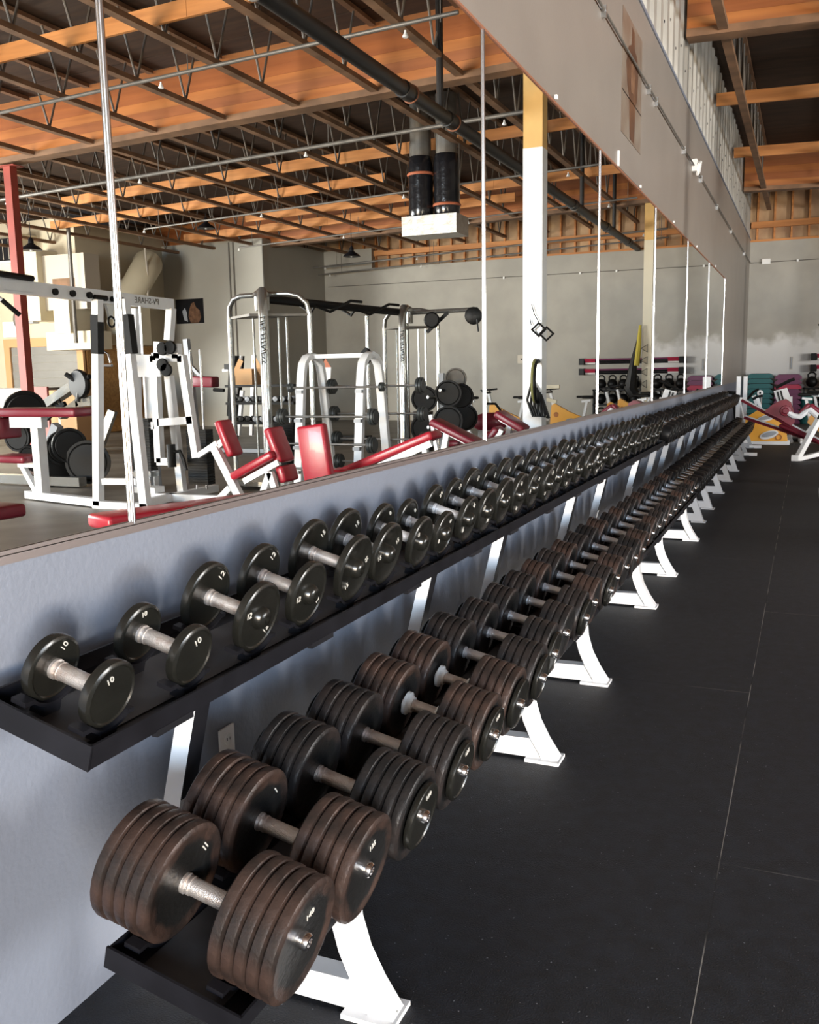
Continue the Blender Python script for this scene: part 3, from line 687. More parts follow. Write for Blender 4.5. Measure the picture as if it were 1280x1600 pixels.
# ---- cable row station behind it
t = thing('cable_row_machine', 'white A-frame cable row machine with black weight stack beside the pulldown', 'machine', (5.0, 8.7, 0))
for a, b, nm in (((5.412, 8.700, 1.684), (5.429, 8.700, 0.460), 'front_leg'), ((5.037, 8.700, 1.675), (4.901, 8.700, 0.523), 'front_leg'), ((5.462, 9.000, 1.456), (5.351, 9.000, -0.039), 'rear_leg'), ((5.431, 8.700, 1.677), (5.013, 8.700, 1.646), 'top_bar'), ((5.404, 8.700, 0.922), (4.917, 8.700, 0.954), 'cross_bar'),
        ((5.346, 8.700, 1.841), (5.360, 8.700, 1.654), 'head_post'), ((5.099, 8.700, 1.813), (5.101, 8.700, 1.648), 'head_post'), ((5.754, 8.700, 1.663), (5.414, 8.700, 1.655), 'link_bar'), ((5.686, 8.700, 0.861), (5.452, 8.700, 0.892), 'link_bar'), (V(5.6,8.7,.05), V(4.55,8.72,.05), 'base_rail'), (V(5.3,8.2,.05), V(5.3,9.6,.05), 'base_rail'), ((5.447, 8.700, 0.467), (5.291, 8.700, 0.470), 'foot_rest'), ((6.210, 9.600, 1.678), (6.266, 9.600, -0.164), 'rear_leg')):
    MB().bar(a, b, .085, .085).w(nm, WH, t, 0)
MB().prism([(-.18,-.1),(.18,-.1),(.12,.12),(-.16,.1)], (5.499, 8.660, 1.548), (1,0,0), (0,0,1), (0,.03,0)).w('gusset', WH, t, 0)
for px in ((5.220, 8.600, 1.757), (5.113, 8.600, 1.769), (5.233, 8.600, 1.579), (5.184, 8.600, 1.521)): MB().lathe([(-.02,.07),(-.012,.075),(.012,.075),(.02,.07)], px, (0,1,0), 16).w('pulley', BK, t)
st = MB()
for i in range(20): st.box((5.02, 9.05, .16+i*.033), (5.30, 9.2, .16+i*.033+.030))
st.w('weight_stack', BK, t, 0)
for x in (5.09, 5.23): MB().tube([V(x,9.12,.1), V(x,9.12,1.75)], .012, 8).w('guide_rod', 'chrome', t)
MB().tube([(5.222, 8.600, 0.474), (5.178, 8.600, 0.593), (5.061, 8.600, 0.602), (5.014, 8.600, 0.508), (4.987, 8.600, 0.384)], .022, 8).w('foot_lever', BK, t)
MB().lathe([(-.13,.05),(.13,.05)], (5.181, 8.600, 0.549), (0,0,1), 12).w('roller', BK, t)

# ---- benches: padded boards on white frames
def bench(label, pads, bars, feet=(), vin=RD, loc=None, col=WH):
    p0 = Vector(pads[0][1]); t = thing('weight_bench', label, 'bench', (p0.x, p0.y, 0), 0, 'red padded benches')
    for nm, p, q, wd, th, up in pads: MB().cush(p, q, wd, th, up).w(nm, vin, t)
    for nm, p, q, s in bars: MB().bar(p, q, s, s*1.15).w(nm, col, t, 0)
    for p in feet: MB().bar(V(p[0], p[1]-.28, .025), V(p[0], p[1]+.28, .025), .05, .05).w('foot', col, t, 0)
    return t
bench('small red backrest on a slanted white post beside the cable row machine', [('backrest', (4.466, 8.600, 0.954), (4.311, 8.600, 0.565), .24, .09, (-1,0,.4))],
      [('post', (4.507, 8.500, 0.656), (4.180, 8.500, 0.067), .075), ('brace', (4.536, 8.500, 0.039), (4.330, 8.500, 0.219), .06), ('arm', (4.735, 8.500, 0.566), (4.470, 8.500, 0.713), .05), ('pad_arm', (4.507, 8.500, 0.656), (4.401, 8.550, 0.759), .06)])
bench('red adjustable bench with inclined seat and split upright backrest', [('backrest', (3.817, 8.600, 0.880), (3.674, 8.600, 0.508), .30, .09, (-1,0,.35)), ('seat', (4.239, 8.500, 0.350), (3.705, 8.500, 0.613), .28, .09, (0,0,1)), ('lower_pad', (3.683, 8.600, 0.473), (3.635, 8.600, 0.299), .30, .10, (-1,0,.2))],
      [('rail', (4.109, 8.450, 0.303), (3.662, 8.450, 0.522), .055), ('leg', (3.748, 8.400, 0.416), (3.902, 8.400, 0.050), .06), ('leg', (3.748, 8.400, 0.416), (3.623, 8.400, 0.027), .06), ('back_post', (3.651, 8.600, 0.299), (3.647, 8.600, 0.032), .06)], feet=((3.55,8.4),))
bench('bright red bench with tall backrest in front of the barbell rack', [('backrest', (2.891, 7.800, 0.961), (2.808, 7.800, 0.354), .30, .11, (0,-1,.2)), ('seat', V(2.85,7.9,.44), V(2.45,8.0,.44), .28, .09, (0,0,1))],
      [('back_post', (2.894, 7.900, 0.855), (2.870, 7.900, 0.162), .06), ('base_rail', V(3.0,7.95,.05), V(2.2,8.05,.05), .06), ('seat_post', V(2.6,8.0,.05), V(2.6,8.0,.4), .06)], feet=((2.95,7.9),(2.25,8.05)))
bench('long red incline board with a white edge rail rising to the right', [('board', (2.939, 8.400, 0.410), (1.830, 8.400, 0.844), .30, .09, (0,0,1)), ('seat', V(2.95,8.3,.45), V(2.6,8.3,.45), .28, .08, (0,0,1))],
      [('rail', (2.779, 8.300, 0.360), (1.845, 8.300, 0.764), .06), ('leg', (1.926, 8.300, 0.750), (1.852, 8.300, 0.337), .05), ('leg', (2.631, 8.300, 0.429), (2.672, 8.300, 0.048), .05), ('base_rail', V(2.7,8.3,.04), V(1.75,8.3,.04), .06)], feet=((2.65,8.3),(1.75,8.3)))
bench('maroon decline bench sloping down to the right past the plate tree', [('board', (2.735, 10.600, 0.843), (2.071, 10.600, 0.536), .32, .09, (0,0,1)), ('seat', (2.650, 10.900, 0.552), (2.223, 10.900, 0.558), .28, .08, (0,0,1))],
      [('rail', (2.662, 10.500, 0.786), (2.103, 10.500, 0.513), .05), ('leg', (2.521, 10.500, 0.709), (2.583, 10.500, 0.427), .06), ('post', (2.736, 10.500, 0.926), (2.650, 10.500, 0.425), .04), ('base_rail', V(2.75,10.5,.04), V(1.9,10.5,.04), .06)], feet=((2.8,10.5),(1.95,10.5)), vin=MR)
bench('maroon incline bench on a white frame just before the white post', [('board', (2.133, 11.300, 0.912), (1.761, 11.300, 0.695), .32, .09, (0,0,1)), ('backrest', (2.181, 11.000, 0.534), (2.012, 11.000, 0.744), .30, .09, (0,0,1)), ('seat', (2.331, 11.400, 0.634), (1.960, 11.400, 0.638), .30, .08, (0,0,1))],
      [('rail', (2.076, 11.200, 0.844), (1.716, 11.200, 0.654), .05), ('leg', (1.941, 11.200, 0.764), (2.009, 11.200, 0.472), .055), ('back_rail', (2.064, 10.900, 0.560), (1.955, 10.900, 0.719), .05), ('base_rail', V(2.3,11.2,.04), V(1.7,11.2,.04), .06)], feet=((2.3,11.2),(1.7,11.2)), vin=MR)
t = bench('flat bright red bench with white legs nearest the mirror', [('board', V(2.93,4.86,.47), V(2.42,6.2,.47), .32, .10, (0,0,1))],
      [('rail', V(2.89,5.0,.39), V(2.46,6.1,.39), .06), ('leg', V(2.87,5.08,.02), V(2.87,5.08,.39), .06), ('leg', V(2.5,6.0,.02), V(2.5,6.0,.39), .06)], feet=((2.87,5.08),(2.5,6.0)))
MB().tube([V(2.36,6.2,.44), V(2.22,6.5,.52)], .02, 8).w('lock_pin', BK, t)
bench('dark maroon bench end at the left edge of the mirrors', [('board', (3.866, 4.915, 0.480), (4.292, 4.952, 0.480), .45, .10, (0,0,1)), ('roll', V(4.15,4.65,.62), V(4.5,4.8,.62), .14, .12, (0,0,1))], [('leg', V(4.3,4.7,.02), V(4.3,4.7,.42), .06)], feet=((4.3,4.7),), vin=MR)

# ---- twin tower cable crossover
t = thing('cable_crossover', 'silver twin tower cable crossover joined by a black overhead bar', 'machine', (4.5, 11.5, 0))
def tower(cx, cy, ly, lx, H, front):
    c = V(cx, cy, 0)
    for sx in (1, -1):
        x = cx+sx*lx
        MB().tube([V(x,cy+.15,.03), V(x,cy+.15,H-.28), V(x-sx*.03,cy+.13,H-.14), V(x-sx*.12,cy+.09,H-.05), V(x-sx*.25,cy+.05,H-.02), V(cx,cy,H-.02)], .032, 12).w('side_tube', SV, t)
    fx, fy = front
    MB().tube([V(fx,fy,.03), V(fx,fy,H-.3), V(fx+(cx-fx)*.1,fy+(cy-fy)*.1,H-.12), V(fx+(cx-fx)*.4,fy+(cy-fy)*.4,H), V(cx,cy,H+.02)], [.062,.062,.062,.062,.05], 14).w('front_post', SV, t)
    MB().tube([V(cx+.12,cy+.2,.03), V(cx+.12,cy+.2,H-.05)], .06, 12).w('rear_post', SV, t)
    MB().lathe([(-.22,.10),(-.05,.10),(-.04,.12),(.0,.11),(.04,.06)], V(cx,cy,H), (0,0,1), 18).w('hub', SV, t)
    MB().prism([(-lx,.15),(0,-.30),(lx,.15),(0,.25)], V(cx,cy,H-.30), (1,0,0), (0,1,0), (0,0,.03)).w('top_plate', 'grey_pipe', t, 0)
    for dx in (-.22, -.1, .28): MB().tube([V(cx+dx,cy+.22,.25), V(cx+dx,cy+.22,H-.29)], .014, 8).w('guide_rod', SV, t)
    st = MB()
    for i in range(20): st.box((cx-.30, cy+.14, .14+i*.034), (cx-.02, cy+.30, .14+i*.034+.031))
    st.w('weight_stack', BK, t, 0)
    MB().prism([(lx*math.cos(a)*1.05, .15+.42*math.sin(a)) for a in [q*2*PI/20 for q in range(20)]], V(cx,cy,.03), (1,0,0), (0,1,0), (0,0,.06)).w('base_plate', SV, t, 0)
    MB().tube([V(fx,fy,.02), V(fx,fy,.10)], .09, 14).w('foot', SV, t)
tower(4.92, 10.25, 0, .60, 2.47, (4.72, 9.95))
tower(4.32, 13.5, 0, .46, 2.42, (4.25, 13.15))
put_text('LIFE FITNESS', .105, BK, t, V(4.688,9.880,1.88), (0,0,-1), (-.45,-1,0), .3)
put_text('LIFE FITNESS', .085, BK, t, V(4.220,13.085,1.85), (0,0,-1), (-.45,-1,0), .3)
MB().tube([V(4.92,10.25,2.40), V(4.32,13.5,2.36)], .055, 10).w('overhead_bar', BK, t)
for yy in (11.4, 12.3):
    f = (yy-10.25)/3.25; x = 4.92-.6*f
    for s in (-1, 1):
        MB().tube([V(x,yy-.15,2.36), V(x+s*.15,yy,2.28), V(x+s*.42,yy+.1,2.42), V(x+s*.46,yy+.35,2.42)], .02, 8).w('chin_up_grip', BK, t)
MB().tube([V(4.32,13.5,2.36), V(3.12,13.4,2.36)], .035, 10).w('cable_arm', SV, t)
MB().bar(V(3.95,13.42,2.05), V(3.6,13.4,2.33), .03, .05).w('arm_brace', BK, t, 0)
MB().lathe([(-.07,.10),(-.05,.13),(.05,.13),(.07,.10)], V(3.15,13.3,2.26), (.3,1,0), 16).w('pulley_head', BK, t)
MB().lathe([(-.06,.10),(-.04,.12),(.04,.12),(.06,.10)], V(3.80,13.25,2.22), (.3,1,0), 16).w('pulley_head', BK, t)
MB().tube([V(3.06,13.2,2.2), V(3.04,13.2,2.02)], .012, 6).w('carabiner', BK, t)
MB().tube([V(4.72,12.9,2.3), V(4.72,12.9,.9)], .03, 8).w('cable_column', SV, t)
MB().lathe([(-.05,.13),(.05,.13)], V(4.72,12.85,1.70), (0,1,0), 4).w('swivel_pulley', BK, t)

# ---- barbell rack with fixed barbells
t = thing('barbell_rack', 'white arched rack holding fixed barbells on both sides', 'rack', (3.72, 10.3, 0))
for x in (4.26, 3.44):
    ys = (10.08, 10.62); pts = [V(x,9.86,.03), V(x,10.02,1.30)]
    for k in range(7):
        a = PI-PI*k/6; pts.append(V(x, 10.30+.24*math.cos(a)*1.05, 1.45+.22*math.sin(a)))
    pts += [V(x,10.58,1.30), V(x,10.78,.03)]
    prof = MB()
    n = len(pts); vs = []; fs = []
    for i, p in enumerate(pts):
        d = (pts[min(i+1,n-1)]-pts[max(i-1,0)]).normalized(); nn = V(0, d.z, -d.y)
        for sx, sn in ((-1,-1),(1,-1),(1,1),(-1,1)): vs.append(p+V(.05*sx,0,0)+nn*.035*sn)
    for i in range(n-1):
        for k in range(4): fs.append((i*4+k, i*4+(k+1)%4, i*4+4+(k+1)%4, i*4+4+k))
    fs += [(0,1,2,3), (4*n-1,4*n-2,4*n-3,4*n-4)]
    prof.add(vs, fs).w('arched_leg', WH, t, 40)
    for z, dy in ((1.28,0),(.93,.05),(.60,.1),(.30,.14)):
        MB().box((x-.045, 9.94-dy, z-.07), (x+.045, 10.02-dy+.03, z-.03)).w('cradle', 'grey_enamel', t, 0)
        MB().box((x-.045, 10.58+dy, z-.07), (x+.045, 10.68+dy, z-.03)).w('cradle', 'grey_enamel', t, 0)
    for z in (1.36, .75): MB().lathe([(0,.02),(.006,.016)], V(x,10.62+(1.36-z)*.16,z), (0,-1,0), 10).w('bolt', BK, t)
MB().bar(V(4.26,10.30,1.66), V(3.44,10.30,1.66), .09, .05).w('top_bar', WH, t, 0)
MB().bar(V(4.26,9.88,.08), V(3.44,9.88,.08), .06, .06).w('base_bar', WH, t, 0)
wplate = MB().lathe([(-.045,.03),(-.045,.08),(-.03,.085),(-.03,.098),(-.005,.10),(.0,.09),(.005,.10),(.035,.10),(.045,.09),(.045,.03)], (0,0,0), (1,0,0), 24).mesh('end_weight', 'iron_grey')
bbar = MB().tube([(-.66,0,0),(.66,0,0)], .014, 10).mesh('bar', 'brushed')
cc = 0
for side, lb in ((0, 'near'), (1, 'far')):
    for i, (z, dy) in enumerate(((1.28,0),(.93,.05),(.60,.1),(.30,.14))):
        y = (9.95-dy) if side == 0 else (10.66+dy); xo = (3.85 if i else 3.75) if side == 0 else 3.55
        b = thing('fixed_barbell', 'fixed barbell on the %s side of the white barbell rack, %s from the top' % (lb, ordw(i+1)), 'barbell', (xo, y, z), 0, 'fixed barbells on the white rack')
        link('bar', bbar, b)
        for s in (-1, 1):
            o = link('end_weight', wplate, b, (s*.62, 0, 0))
            if side == 0 and i == 0: o.scale = (.6, .55, .55)

# ---- plate tree
t = thing('plate_tree', 'weight plate tree loaded with black discs beside the maroon bench', 'rack', (3.55, 13.2, 0))
MB().bar(V(3.63,13.2,.03), V(3.63,13.2,1.42), .07, .07).w('post', 'grey_enamel', t, 0); MB().bar(V(3.3,13.2,.03), V(3.95,13.2,.03), .07, .06).w('base', 'grey_enamel', t, 0); MB().bar(V(3.63,12.9,.03), V(3.63,13.5,.03), .07, .06).w('base', 'grey_enamel', t, 0)
for z, s in ((1.15,-1),(.72,-1),(1.05,1),(.6,1)): MB().tube([V(3.63,13.2,z), V(3.63+s*.10,12.86,z+.02)], .025, 8).w('peg', 'brushed', t)
pl = 0
for x, y, z, r in ((3.46,13.02,1.12,.20),(3.42,12.9,.72,.22),(3.84,13.0,1.04,.2),(3.80,12.92,.6,.22),(3.40,13.4,1.06,.2),(3.36,13.44,.74,.21),(3.5,13.46,1.33,.17)):
    pl += 1
    tag(MB().lathe([(-.02,.026),(-.02,r*.8),(-.012,r*.84),(-.02,r*.88),(-.02,r),(.02,r),(.02,r*.88),(.012,r*.84),(.02,r*.8),(.02,.026)], (0,0,0), (.25,1,0), 28).obj('weight_disc', 'olive_black' if pl < 7 else 'grey_pipe'), 'round weight disc on the plate tree, '+('black one at upper right,black one at lower right,black one at upper left,black one at lower left,black one behind at upper right,black one behind at lower right,grey one at the top'.split(',')[pl-1]), 'weight disc', 'discs on the plate tree').location = (x, y, z)

# ---- spin bikes
def bike(label, x, y, rz, seat=True):
    t = thing('spin_bike', label, 'exercise bike', (x, y, 0), rz, 'yellow spin bikes')
    body = [(.40,.74),(.34,.78),(.05,.62),(-.24,.50),(-.27,.38),(-.05,.20),(.30,.18),(.43,.34)]
    MB().prism(body, (0,-.045,0), (1,0,0), (0,0,1), (0,.09,0)).obj('body_panel', 'yellow', t, 20)
    MB().lathe([(-.03,.02),(-.03,.235),(-.02,.245),(.02,.245),(.03,.235),(.03,.02)], (.24,0,.34), (0,1,0), 28).obj('flywheel', 'grey_pipe', t)
    MB().prism([(.13*math.cos(a), .09*math.sin(a)) for a in [PI*q/10 for q in range(11)]], (.0,-.05,.40), (1,0,0), (0,0,1), (0,.1,0)).obj('guard_window', 'grey_enamel', t, 20)
    MB().bar((.36,0,.70), (.43,0,.98), .05, .05).obj('handlebar_post', WH, t, 0); MB().bar((-.23,0,.45), (-.31,0,.82), .05, .05).obj('seat_post', WH, t, 0)
    MB().bar((-.38,0,.835), (-.20,0,.815), .05, .04).obj('seat_slide', WH, t, 0)
    s = MB(); s.pad((-.33,0,.90), (.24,.17,.06), None, .028, 3); s.pad((-.19,0,.905), (.18,.08,.045), None, .02, 3); s.obj('saddle', BK, t)
    MB().tube([(.32,.20,1.07),(.52,.20,1.05),(.46,.18,1.0),(.42,0,1.0),(.46,-.18,1.0),(.52,-.20,1.05),(.32,-.20,1.07)], .018, 8).obj('handlebar', BK, t)
    for xx in (.42, -.36): MB().bar((xx,-.27,.04), (xx,.27,.04), .07, .06).obj('foot_bar', WH, t, 0)
    MB().bar((.38,0,.2), (.42,0,.05), .06, .06).obj('front_strut', WH, t, 0); MB().bar((-.17,0,.35), (-.36,0,.05), .06, .06).obj('rear_strut', WH, t, 0)
    MB().bar((.02,-.10,.32), (.09,-.12,.18), .02, .03).obj('crank', 'chrome', t, 0); MB().box((.05,-.20,.15), (.14,-.12,.18)).obj('pedal', BK, t, 0)
    for yy in (-.047, .047): MB().lathe([(-.002,.05),(.002,.05)], (.30,yy,.56), (0,1,0), 16).obj('badge', 'glulam', t)
    return t
bike('yellow spin bike half hidden behind the mirror strip before the white post', 4.05, 18.0, 0.05)
bike('yellow spin bike just right of the white post in the mirror', 2.76, 18.0, 0.05)
bike('yellow spin bike whose handlebar rises between the mirror strips', 1.80, 18.7, .08)
bike('yellow spin bike close to the plate tree in the mirror', 5.15, 18.0, .05)
t = thing('spin_bike', 'large yellow spin bike seen directly beyond the end of the dumbbell row', 'exercise bike', (1.05, 18.3, 0), 0, 'yellow spin bikes')
pg = [(0.479, 18.300, 0.499), (0.697, 18.300, 0.642), (0.852, 18.300, 0.642), (1.011, 18.300, 0.501), (1.184, 18.300, 0.267), (1.214, 18.300, 0.067), (0.562, 18.300, 0.059), (0.464, 18.300, 0.261)]
n8 = len(pg)
MB().add([(a[0],a[1]-.06,a[2]) for a in pg]+[(a[0],a[1]+.06,a[2]) for a in pg], [tuple(range(n8)), tuple(range(2*n8-1,n8-1,-1))]+[(i,(i+1)%n8,n8+(i+1)%n8,n8+i) for i in range(n8)]).w('body_panel', 'yellow', t, 0)
for (cx, cz, rx, rz_) in ((((0.835, 18.300, 0.489))[0], ((0.835, 18.300, 0.489))[2], .17, .06), (((0.891, 18.300, 0.182))[0], ((0.891, 18.300, 0.182))[2], .16, .075)):
    MB().prism([(rx*math.cos(q*PI/10), rz_*math.sin(q*PI/10)+.25*rx*math.cos(q*PI/10)) for q in range(20)], V(cx,18.225,cz), (1,0,0), (0,0,1), (0,.016,0)).w('guard_window', WH, t, 20)
    MB().prism([(.8*rx*math.cos(q*PI/10), .6*rz_*math.sin(q*PI/10)+.2*rx*math.cos(q*PI/10)+.01) for q in range(20)], V(cx,18.218,cz), (1,0,0), (0,0,1), (0,.01,0)).w('flywheel', 'grey_enamel', t, 20)
MB().ring(V(*(1.060, 18.230, 0.141)), (0,1,0), .05, .008, 18, 6).w('badge', 'glulam', t)
MB().bar((0.742, 18.300, 0.618), (0.667, 18.300, 0.854), .05, .05).w('handlebar_post', WH, t, 0)
MB().tube([(0.579, 18.300, 0.831), (0.666, 18.300, 0.877), (0.754, 18.300, 0.900)], .025, 8).w('handlebar', BK, t)
MB().bar((1.210, 18.300, 0.173), (1.270, 18.300, 0.033), .08, .1).w('rear_foot', 'chrome', t, 0); MB().bar(V(.42,18.3,.04), V(1.25,18.3,.04), .1, .08).w('base', WH, t, 0)
bike('second yellow spin bike behind the maroon bench by the far wall', 1.95, 20.6, .2)
# red punch ball on the floor near the plate tree
t = thing('kettle_bag', 'dark red heavy bag lying beside the plate tree', 'bag', (3.2, 14.2, .62))
MB().sphere((0,0,0), .16, 16, 10, (1.9,1,1)).obj('bag', MR, t); MB().tube([(-.25,0,.1),(-.1,0,.3),(.1,0,.3)], .02, 8).obj('strap', BK, t); MB().bar((0,0,-.62), (0,0,-.12), .3, .3).obj('stand', 'grey_enamel', t, 0)

# ---- things hung on the posts
t = thing('hanging_straps', 'black exercise handles and a striped band hanging from hooks on the white post', 'straps', (1.80, 12.05, 1.25))
MB().ring((0,-.02,.72), (.3,1,.4), .09, .018, 4, 6).obj('grip_loop', BK, t); MB().ring((-.11,-.04,.66), (.3,1,.4), .09, .018, 4, 6).obj('grip_loop', BK, t)
MB().tube([(.10,-.01,1.05),(.06,-.02,.92),(0,-.02,.82)], .006, 6).obj('cord', BK, t); MB().tube([(.12,-.01,.86),(.1,-.02,.78)], .006, 6).obj('cord', BK, t)
MB().ring((.03,-.06,.05), (1,-.12,0), .27, .026, 28, 8).obj('band_loop', 'strap_olive', t)
MB().ring((.00,-.06,.04), (1,-.10,0), .28, .020, 28, 8).obj('band_loop', BK, t)
MB().ring((.04,-.07,.05), (1,-.11,0), .24, .012, 28, 8).obj('band_loop', 'red_vinyl', t)
for k in range(7): MB().tube([(.08-.02*k,-.04,.05-.03*k),(.14-.05*k,-.08,-.2-.04*k),(.05-.03*k,-.1,-.42)], .018, 6).obj('strap', BK, t)
t = thing('hanging_straps', 'yellow and black bands hanging from the cream post near the far wall', 'straps', (2.24, 22.75, 1.3))
MB().tube([(.0,0,1.15),(.03,-.02,.6),(.08,-.03,.2)], [.03,.07,.08], 8).obj('band', 'strap_yellow', t)
MB().tube([(.02,0,.95),(.14,-.02,.3),(.2,-.03,-.35),(.1,-.03,-.5)], [.02,.08,.16,.14], 8).obj('band', BK, t)
for k in range(4): MB().ring((-.14,-.08,.6-.28*k), (0,1,0), .10, .014, 3, 6).obj('handle_loop', BK, t)
# cream press stand beside the post
t = thing('press_stand', 'cream press stand with two cream arms just right of the white post', 'stand', (2.93, 16.0, 0))
MB().bar(V(2.93,16.0,0), V(2.93,16.0,1.16), .07, .07).w('post', 'duct_cream', t, 0)
for a, b in (((2.793, 16.000, 1.139), (2.505, 16.000, 1.147)), ((2.815, 16.000, 0.948), (2.561, 16.000, 0.880))): MB().bar(a, b, .05, .06).w('arm', 'duct_cream', t, 0)
MB().bar(V(2.6,16.0,.03), V(3.25,16.0,.03), .08, .06).w('base', 'duct_cream', t, 0)

# ---- leg press and other machines on the left
t = thing('leg_press', 'grey leg press with black weight discs behind the pulldown seat', 'machine', (7.8, 10.2, 0))
MB().bar((8.916, 10.400, 0.997), (8.054, 10.400, 1.416), .16, .12).w('carriage_rail', 'silver', t, 0); MB().bar((8.496, 10.400, 0.904), (8.118, 10.400, 1.107), .16, .10).w('carriage_rail', 'silver', t, 0)
MB().bar((8.153, 10.400, 1.107), (7.881, 10.400, 1.124), .16, .14).w('carriage_rail', 'silver', t, 0)
MB().bar((8.595, 10.400, 1.257), (8.470, 10.400, 1.043), .03, .03).w('lever', BK, t, 0); MB().bar((8.756, 10.400, 1.109), (8.425, 10.400, 1.015), .05, .05).w('lever', BK, t, 0); MB().bar((8.806, 10.400, 0.856), (8.418, 10.400, 1.089), .06, .06).w('lever', BK, t, 0)
MB().lathe([(-.06,.05),(-.05,.12),(-.03,.19),(.03,.21),(.06,.19)], (8.013, 10.300, 1.363), (.2,-1,0), 24).w('hub_weight', BK, t)
for k in range(3): MB().tube([V(*(8.013, 10.300, 1.363)), V(*(8.013, 10.300, 1.363))+V(.25*math.cos(2.1*k+.6),-.05,.25*math.sin(2.1*k+.6))], .035, 8).w('spoke_grip', BK, t)
MB().bar((7.532, 9.600, 1.006), (7.170, 9.600, 1.023), .05, .05).w('handle', WH, t, 0)
MB().bar(V(9.6,9.6,.07), V(7.4,9.55,.07), .14, .12).w('base_rail', 'silver', t, 0)
MB().bar(V(7.6,9.9,.1), V(7.2,10.0,1.0), .10, .10).w('post', 'silver', t, 0); MB().bar(V(7.0,10.3,.1), V(6.75,10.3,.9), .06, .06).w('strut', 'grey_enamel', t, 0)
MB().cush((9.280, 10.000, 0.718), (8.999, 10.000, 0.794), .4, .1).w('back_pad', MR, t); MB().bar(V(8.6,10.0,.1), V(8.2,10.0,.8), .12, .12).w('frame', 'grey_enamel', t, 0)
for nm, px, r, ax in (('left', (8.794, 10.000, 0.997), .30, (.8,.5,.3)), ('low left', (8.968, 10.000, 0.629), .22, (.1,1,0)), ('under the seat', (7.843, 9.700, 0.504), .24, (.9,.5,0)), ('dark under the seat', (7.726, 9.700, 0.541), .24, (.9,.5,0)), ('large at floor level', (7.930, 9.700, 0.194), .32, (.9,.45,0)), ('at floor level by the upright', (7.514, 9.800, 0.308), .30, (.6,1,0)), ('beside the thigh pad', (8.732, 10.000, 0.318), .20, (.1,1,.3))):
    d = MB().lathe([(-.025,.026),(-.025,r*.8),(-.015,r*.84),(-.025,r*.88),(-.025,r),(.025,r),(.025,r*.88),(.015,r*.84),(.025,r*.8),(.025,.026)], (0,0,0), ax, 28).obj('weight_disc', BK)
    tag(d, 'black weight disc on the leg press, '+nm, 'weight disc', 'discs on the leg press'); d.location = px
t = thing('blue_bin', 'small blue bin behind the pulldown weight stack', 'bin', (6.35, 9.6, .0))
MB().box((-.1,-.1,.5), (.1,.1,.86)).obj('body', 'blue', t, 0); MB().box((-.12,-.12,0), (.12,.12,.5)).obj('stand', 'grey_enamel', t, 0); MB().box((-.11,-.11,.86), (.11,.11,.88)).obj('rim', 'blue', t, 0)

# ---- cluttered shelf, stretching frame and box in front of the block
t = thing('accessory_rack', 'dark shelf rack of small accessories in front of the block', 'rack', (8.6, 16.2, 0))
for x in (7.9, 8.7, 9.4): MB().bar(V(x,16.2,0), V(x,16.2,1.25), .06, .06).w('post', 'grey_enamel', t, 0)
for z in (.45, .85, 1.2): MB().box((7.85, 15.95, z), (9.45, 16.4, z+.05)).w('shelf', BK, t, 0)
rk = random.Random(5)
for z in (.5, .9):
    for i in range(9):
        x = 7.98+i*.165
        d = thing('small_dumbbell', 'small dumbbell on the %s shelf of the dark accessory rack, %s from the block side' % ('lower' if z < .6 else 'middle', ordw(9-i)), 'dumbbell', (x, 16.12, z+.06), 0, 'small dumbbells on the accessory rack')
        link('handle', MB().tube([(0,-.07,0),(0,.07,0)], .014, 8).mesh('handle', 'brushed'), d)
        for s in (-1, 1): MB().lathe([(-.03,.045),(-.025,.055),(.025,.055),(.03,.045)], (0,s*.08,0), (0,1,0), 12).obj('head', BK if rk.random() < .7 else 'grey_enamel', d)
t = thing('carton', 'open cardboard carton on top of the dark accessory rack', 'box', (9.0, 16.15, 1.25)); MB().box((-.2,-.18,0), (.2,.18,.32)).obj('body', 'cardboard', t, 0)
for s in (-1, 1): MB().bar((s*.2,0,.32), (s*.30,0,.38), .36, .008, up=(0,1,0)).obj('flap', 'cardboard', t, 0)
t = thing('roman_chair', 'grey frame with a maroon roller pad in front of the block', 'machine', (8.5, 14.6, 0))
MB().cush((9.210, 14.600, 1.343), (8.718, 14.600, 1.325), .25, .2).w('roller_pad', MR, t); MB().bar((9.409, 14.700, 2.140), (9.189, 14.700, -0.924), .10, .1).w('post', 'grey_enamel', t, 0); MB().bar((9.408, 14.700, 1.707), (9.075, 14.700, 1.388), .06, .06).w('arm', 'grey_enamel', t, 0); MB().bar(V(8.9,14.7,.04), V(7.6,14.7,.04), .09, .07).w('base', 'grey_enamel', t, 0); MB().tube([(8.770, 14.600, 1.183), (8.541, 14.600, 1.169)], .035, 8).w('grip', BK, t)
t = thing('stretch_frame', 'black slanted frame with a notched white rail in front of the block', 'machine', (8.3, 18.0, 0))
MB().bar((10.437, 18.000, 1.879), (10.719, 18.000, -0.076), .40, .06, up=(1,0,0)).w('board', BK, t, 0)
for i in range(8):
    a, b = V(*(10.335, 17.950, 1.877)), V(*(10.656, 17.950, 0.445)); MB().bar(a.lerp(b, i/8), a.lerp(b, (i+.8)/8), .07, .05).w('rail_notch', WH, t, 0)
MB().tube([(10.570, 17.900, 1.996), (10.723, 17.900, 0.521)], .04, 8).w('pole', BK, t); MB().bar((10.728, 17.900, 1.640), (10.452, 17.900, 1.635), .15, .12).w('clamp', BK, t, 0); MB().bar((10.820, 17.900, 1.555), (10.663, 17.900, 1.567), .05, .06).w('pin', WH, t, 0)
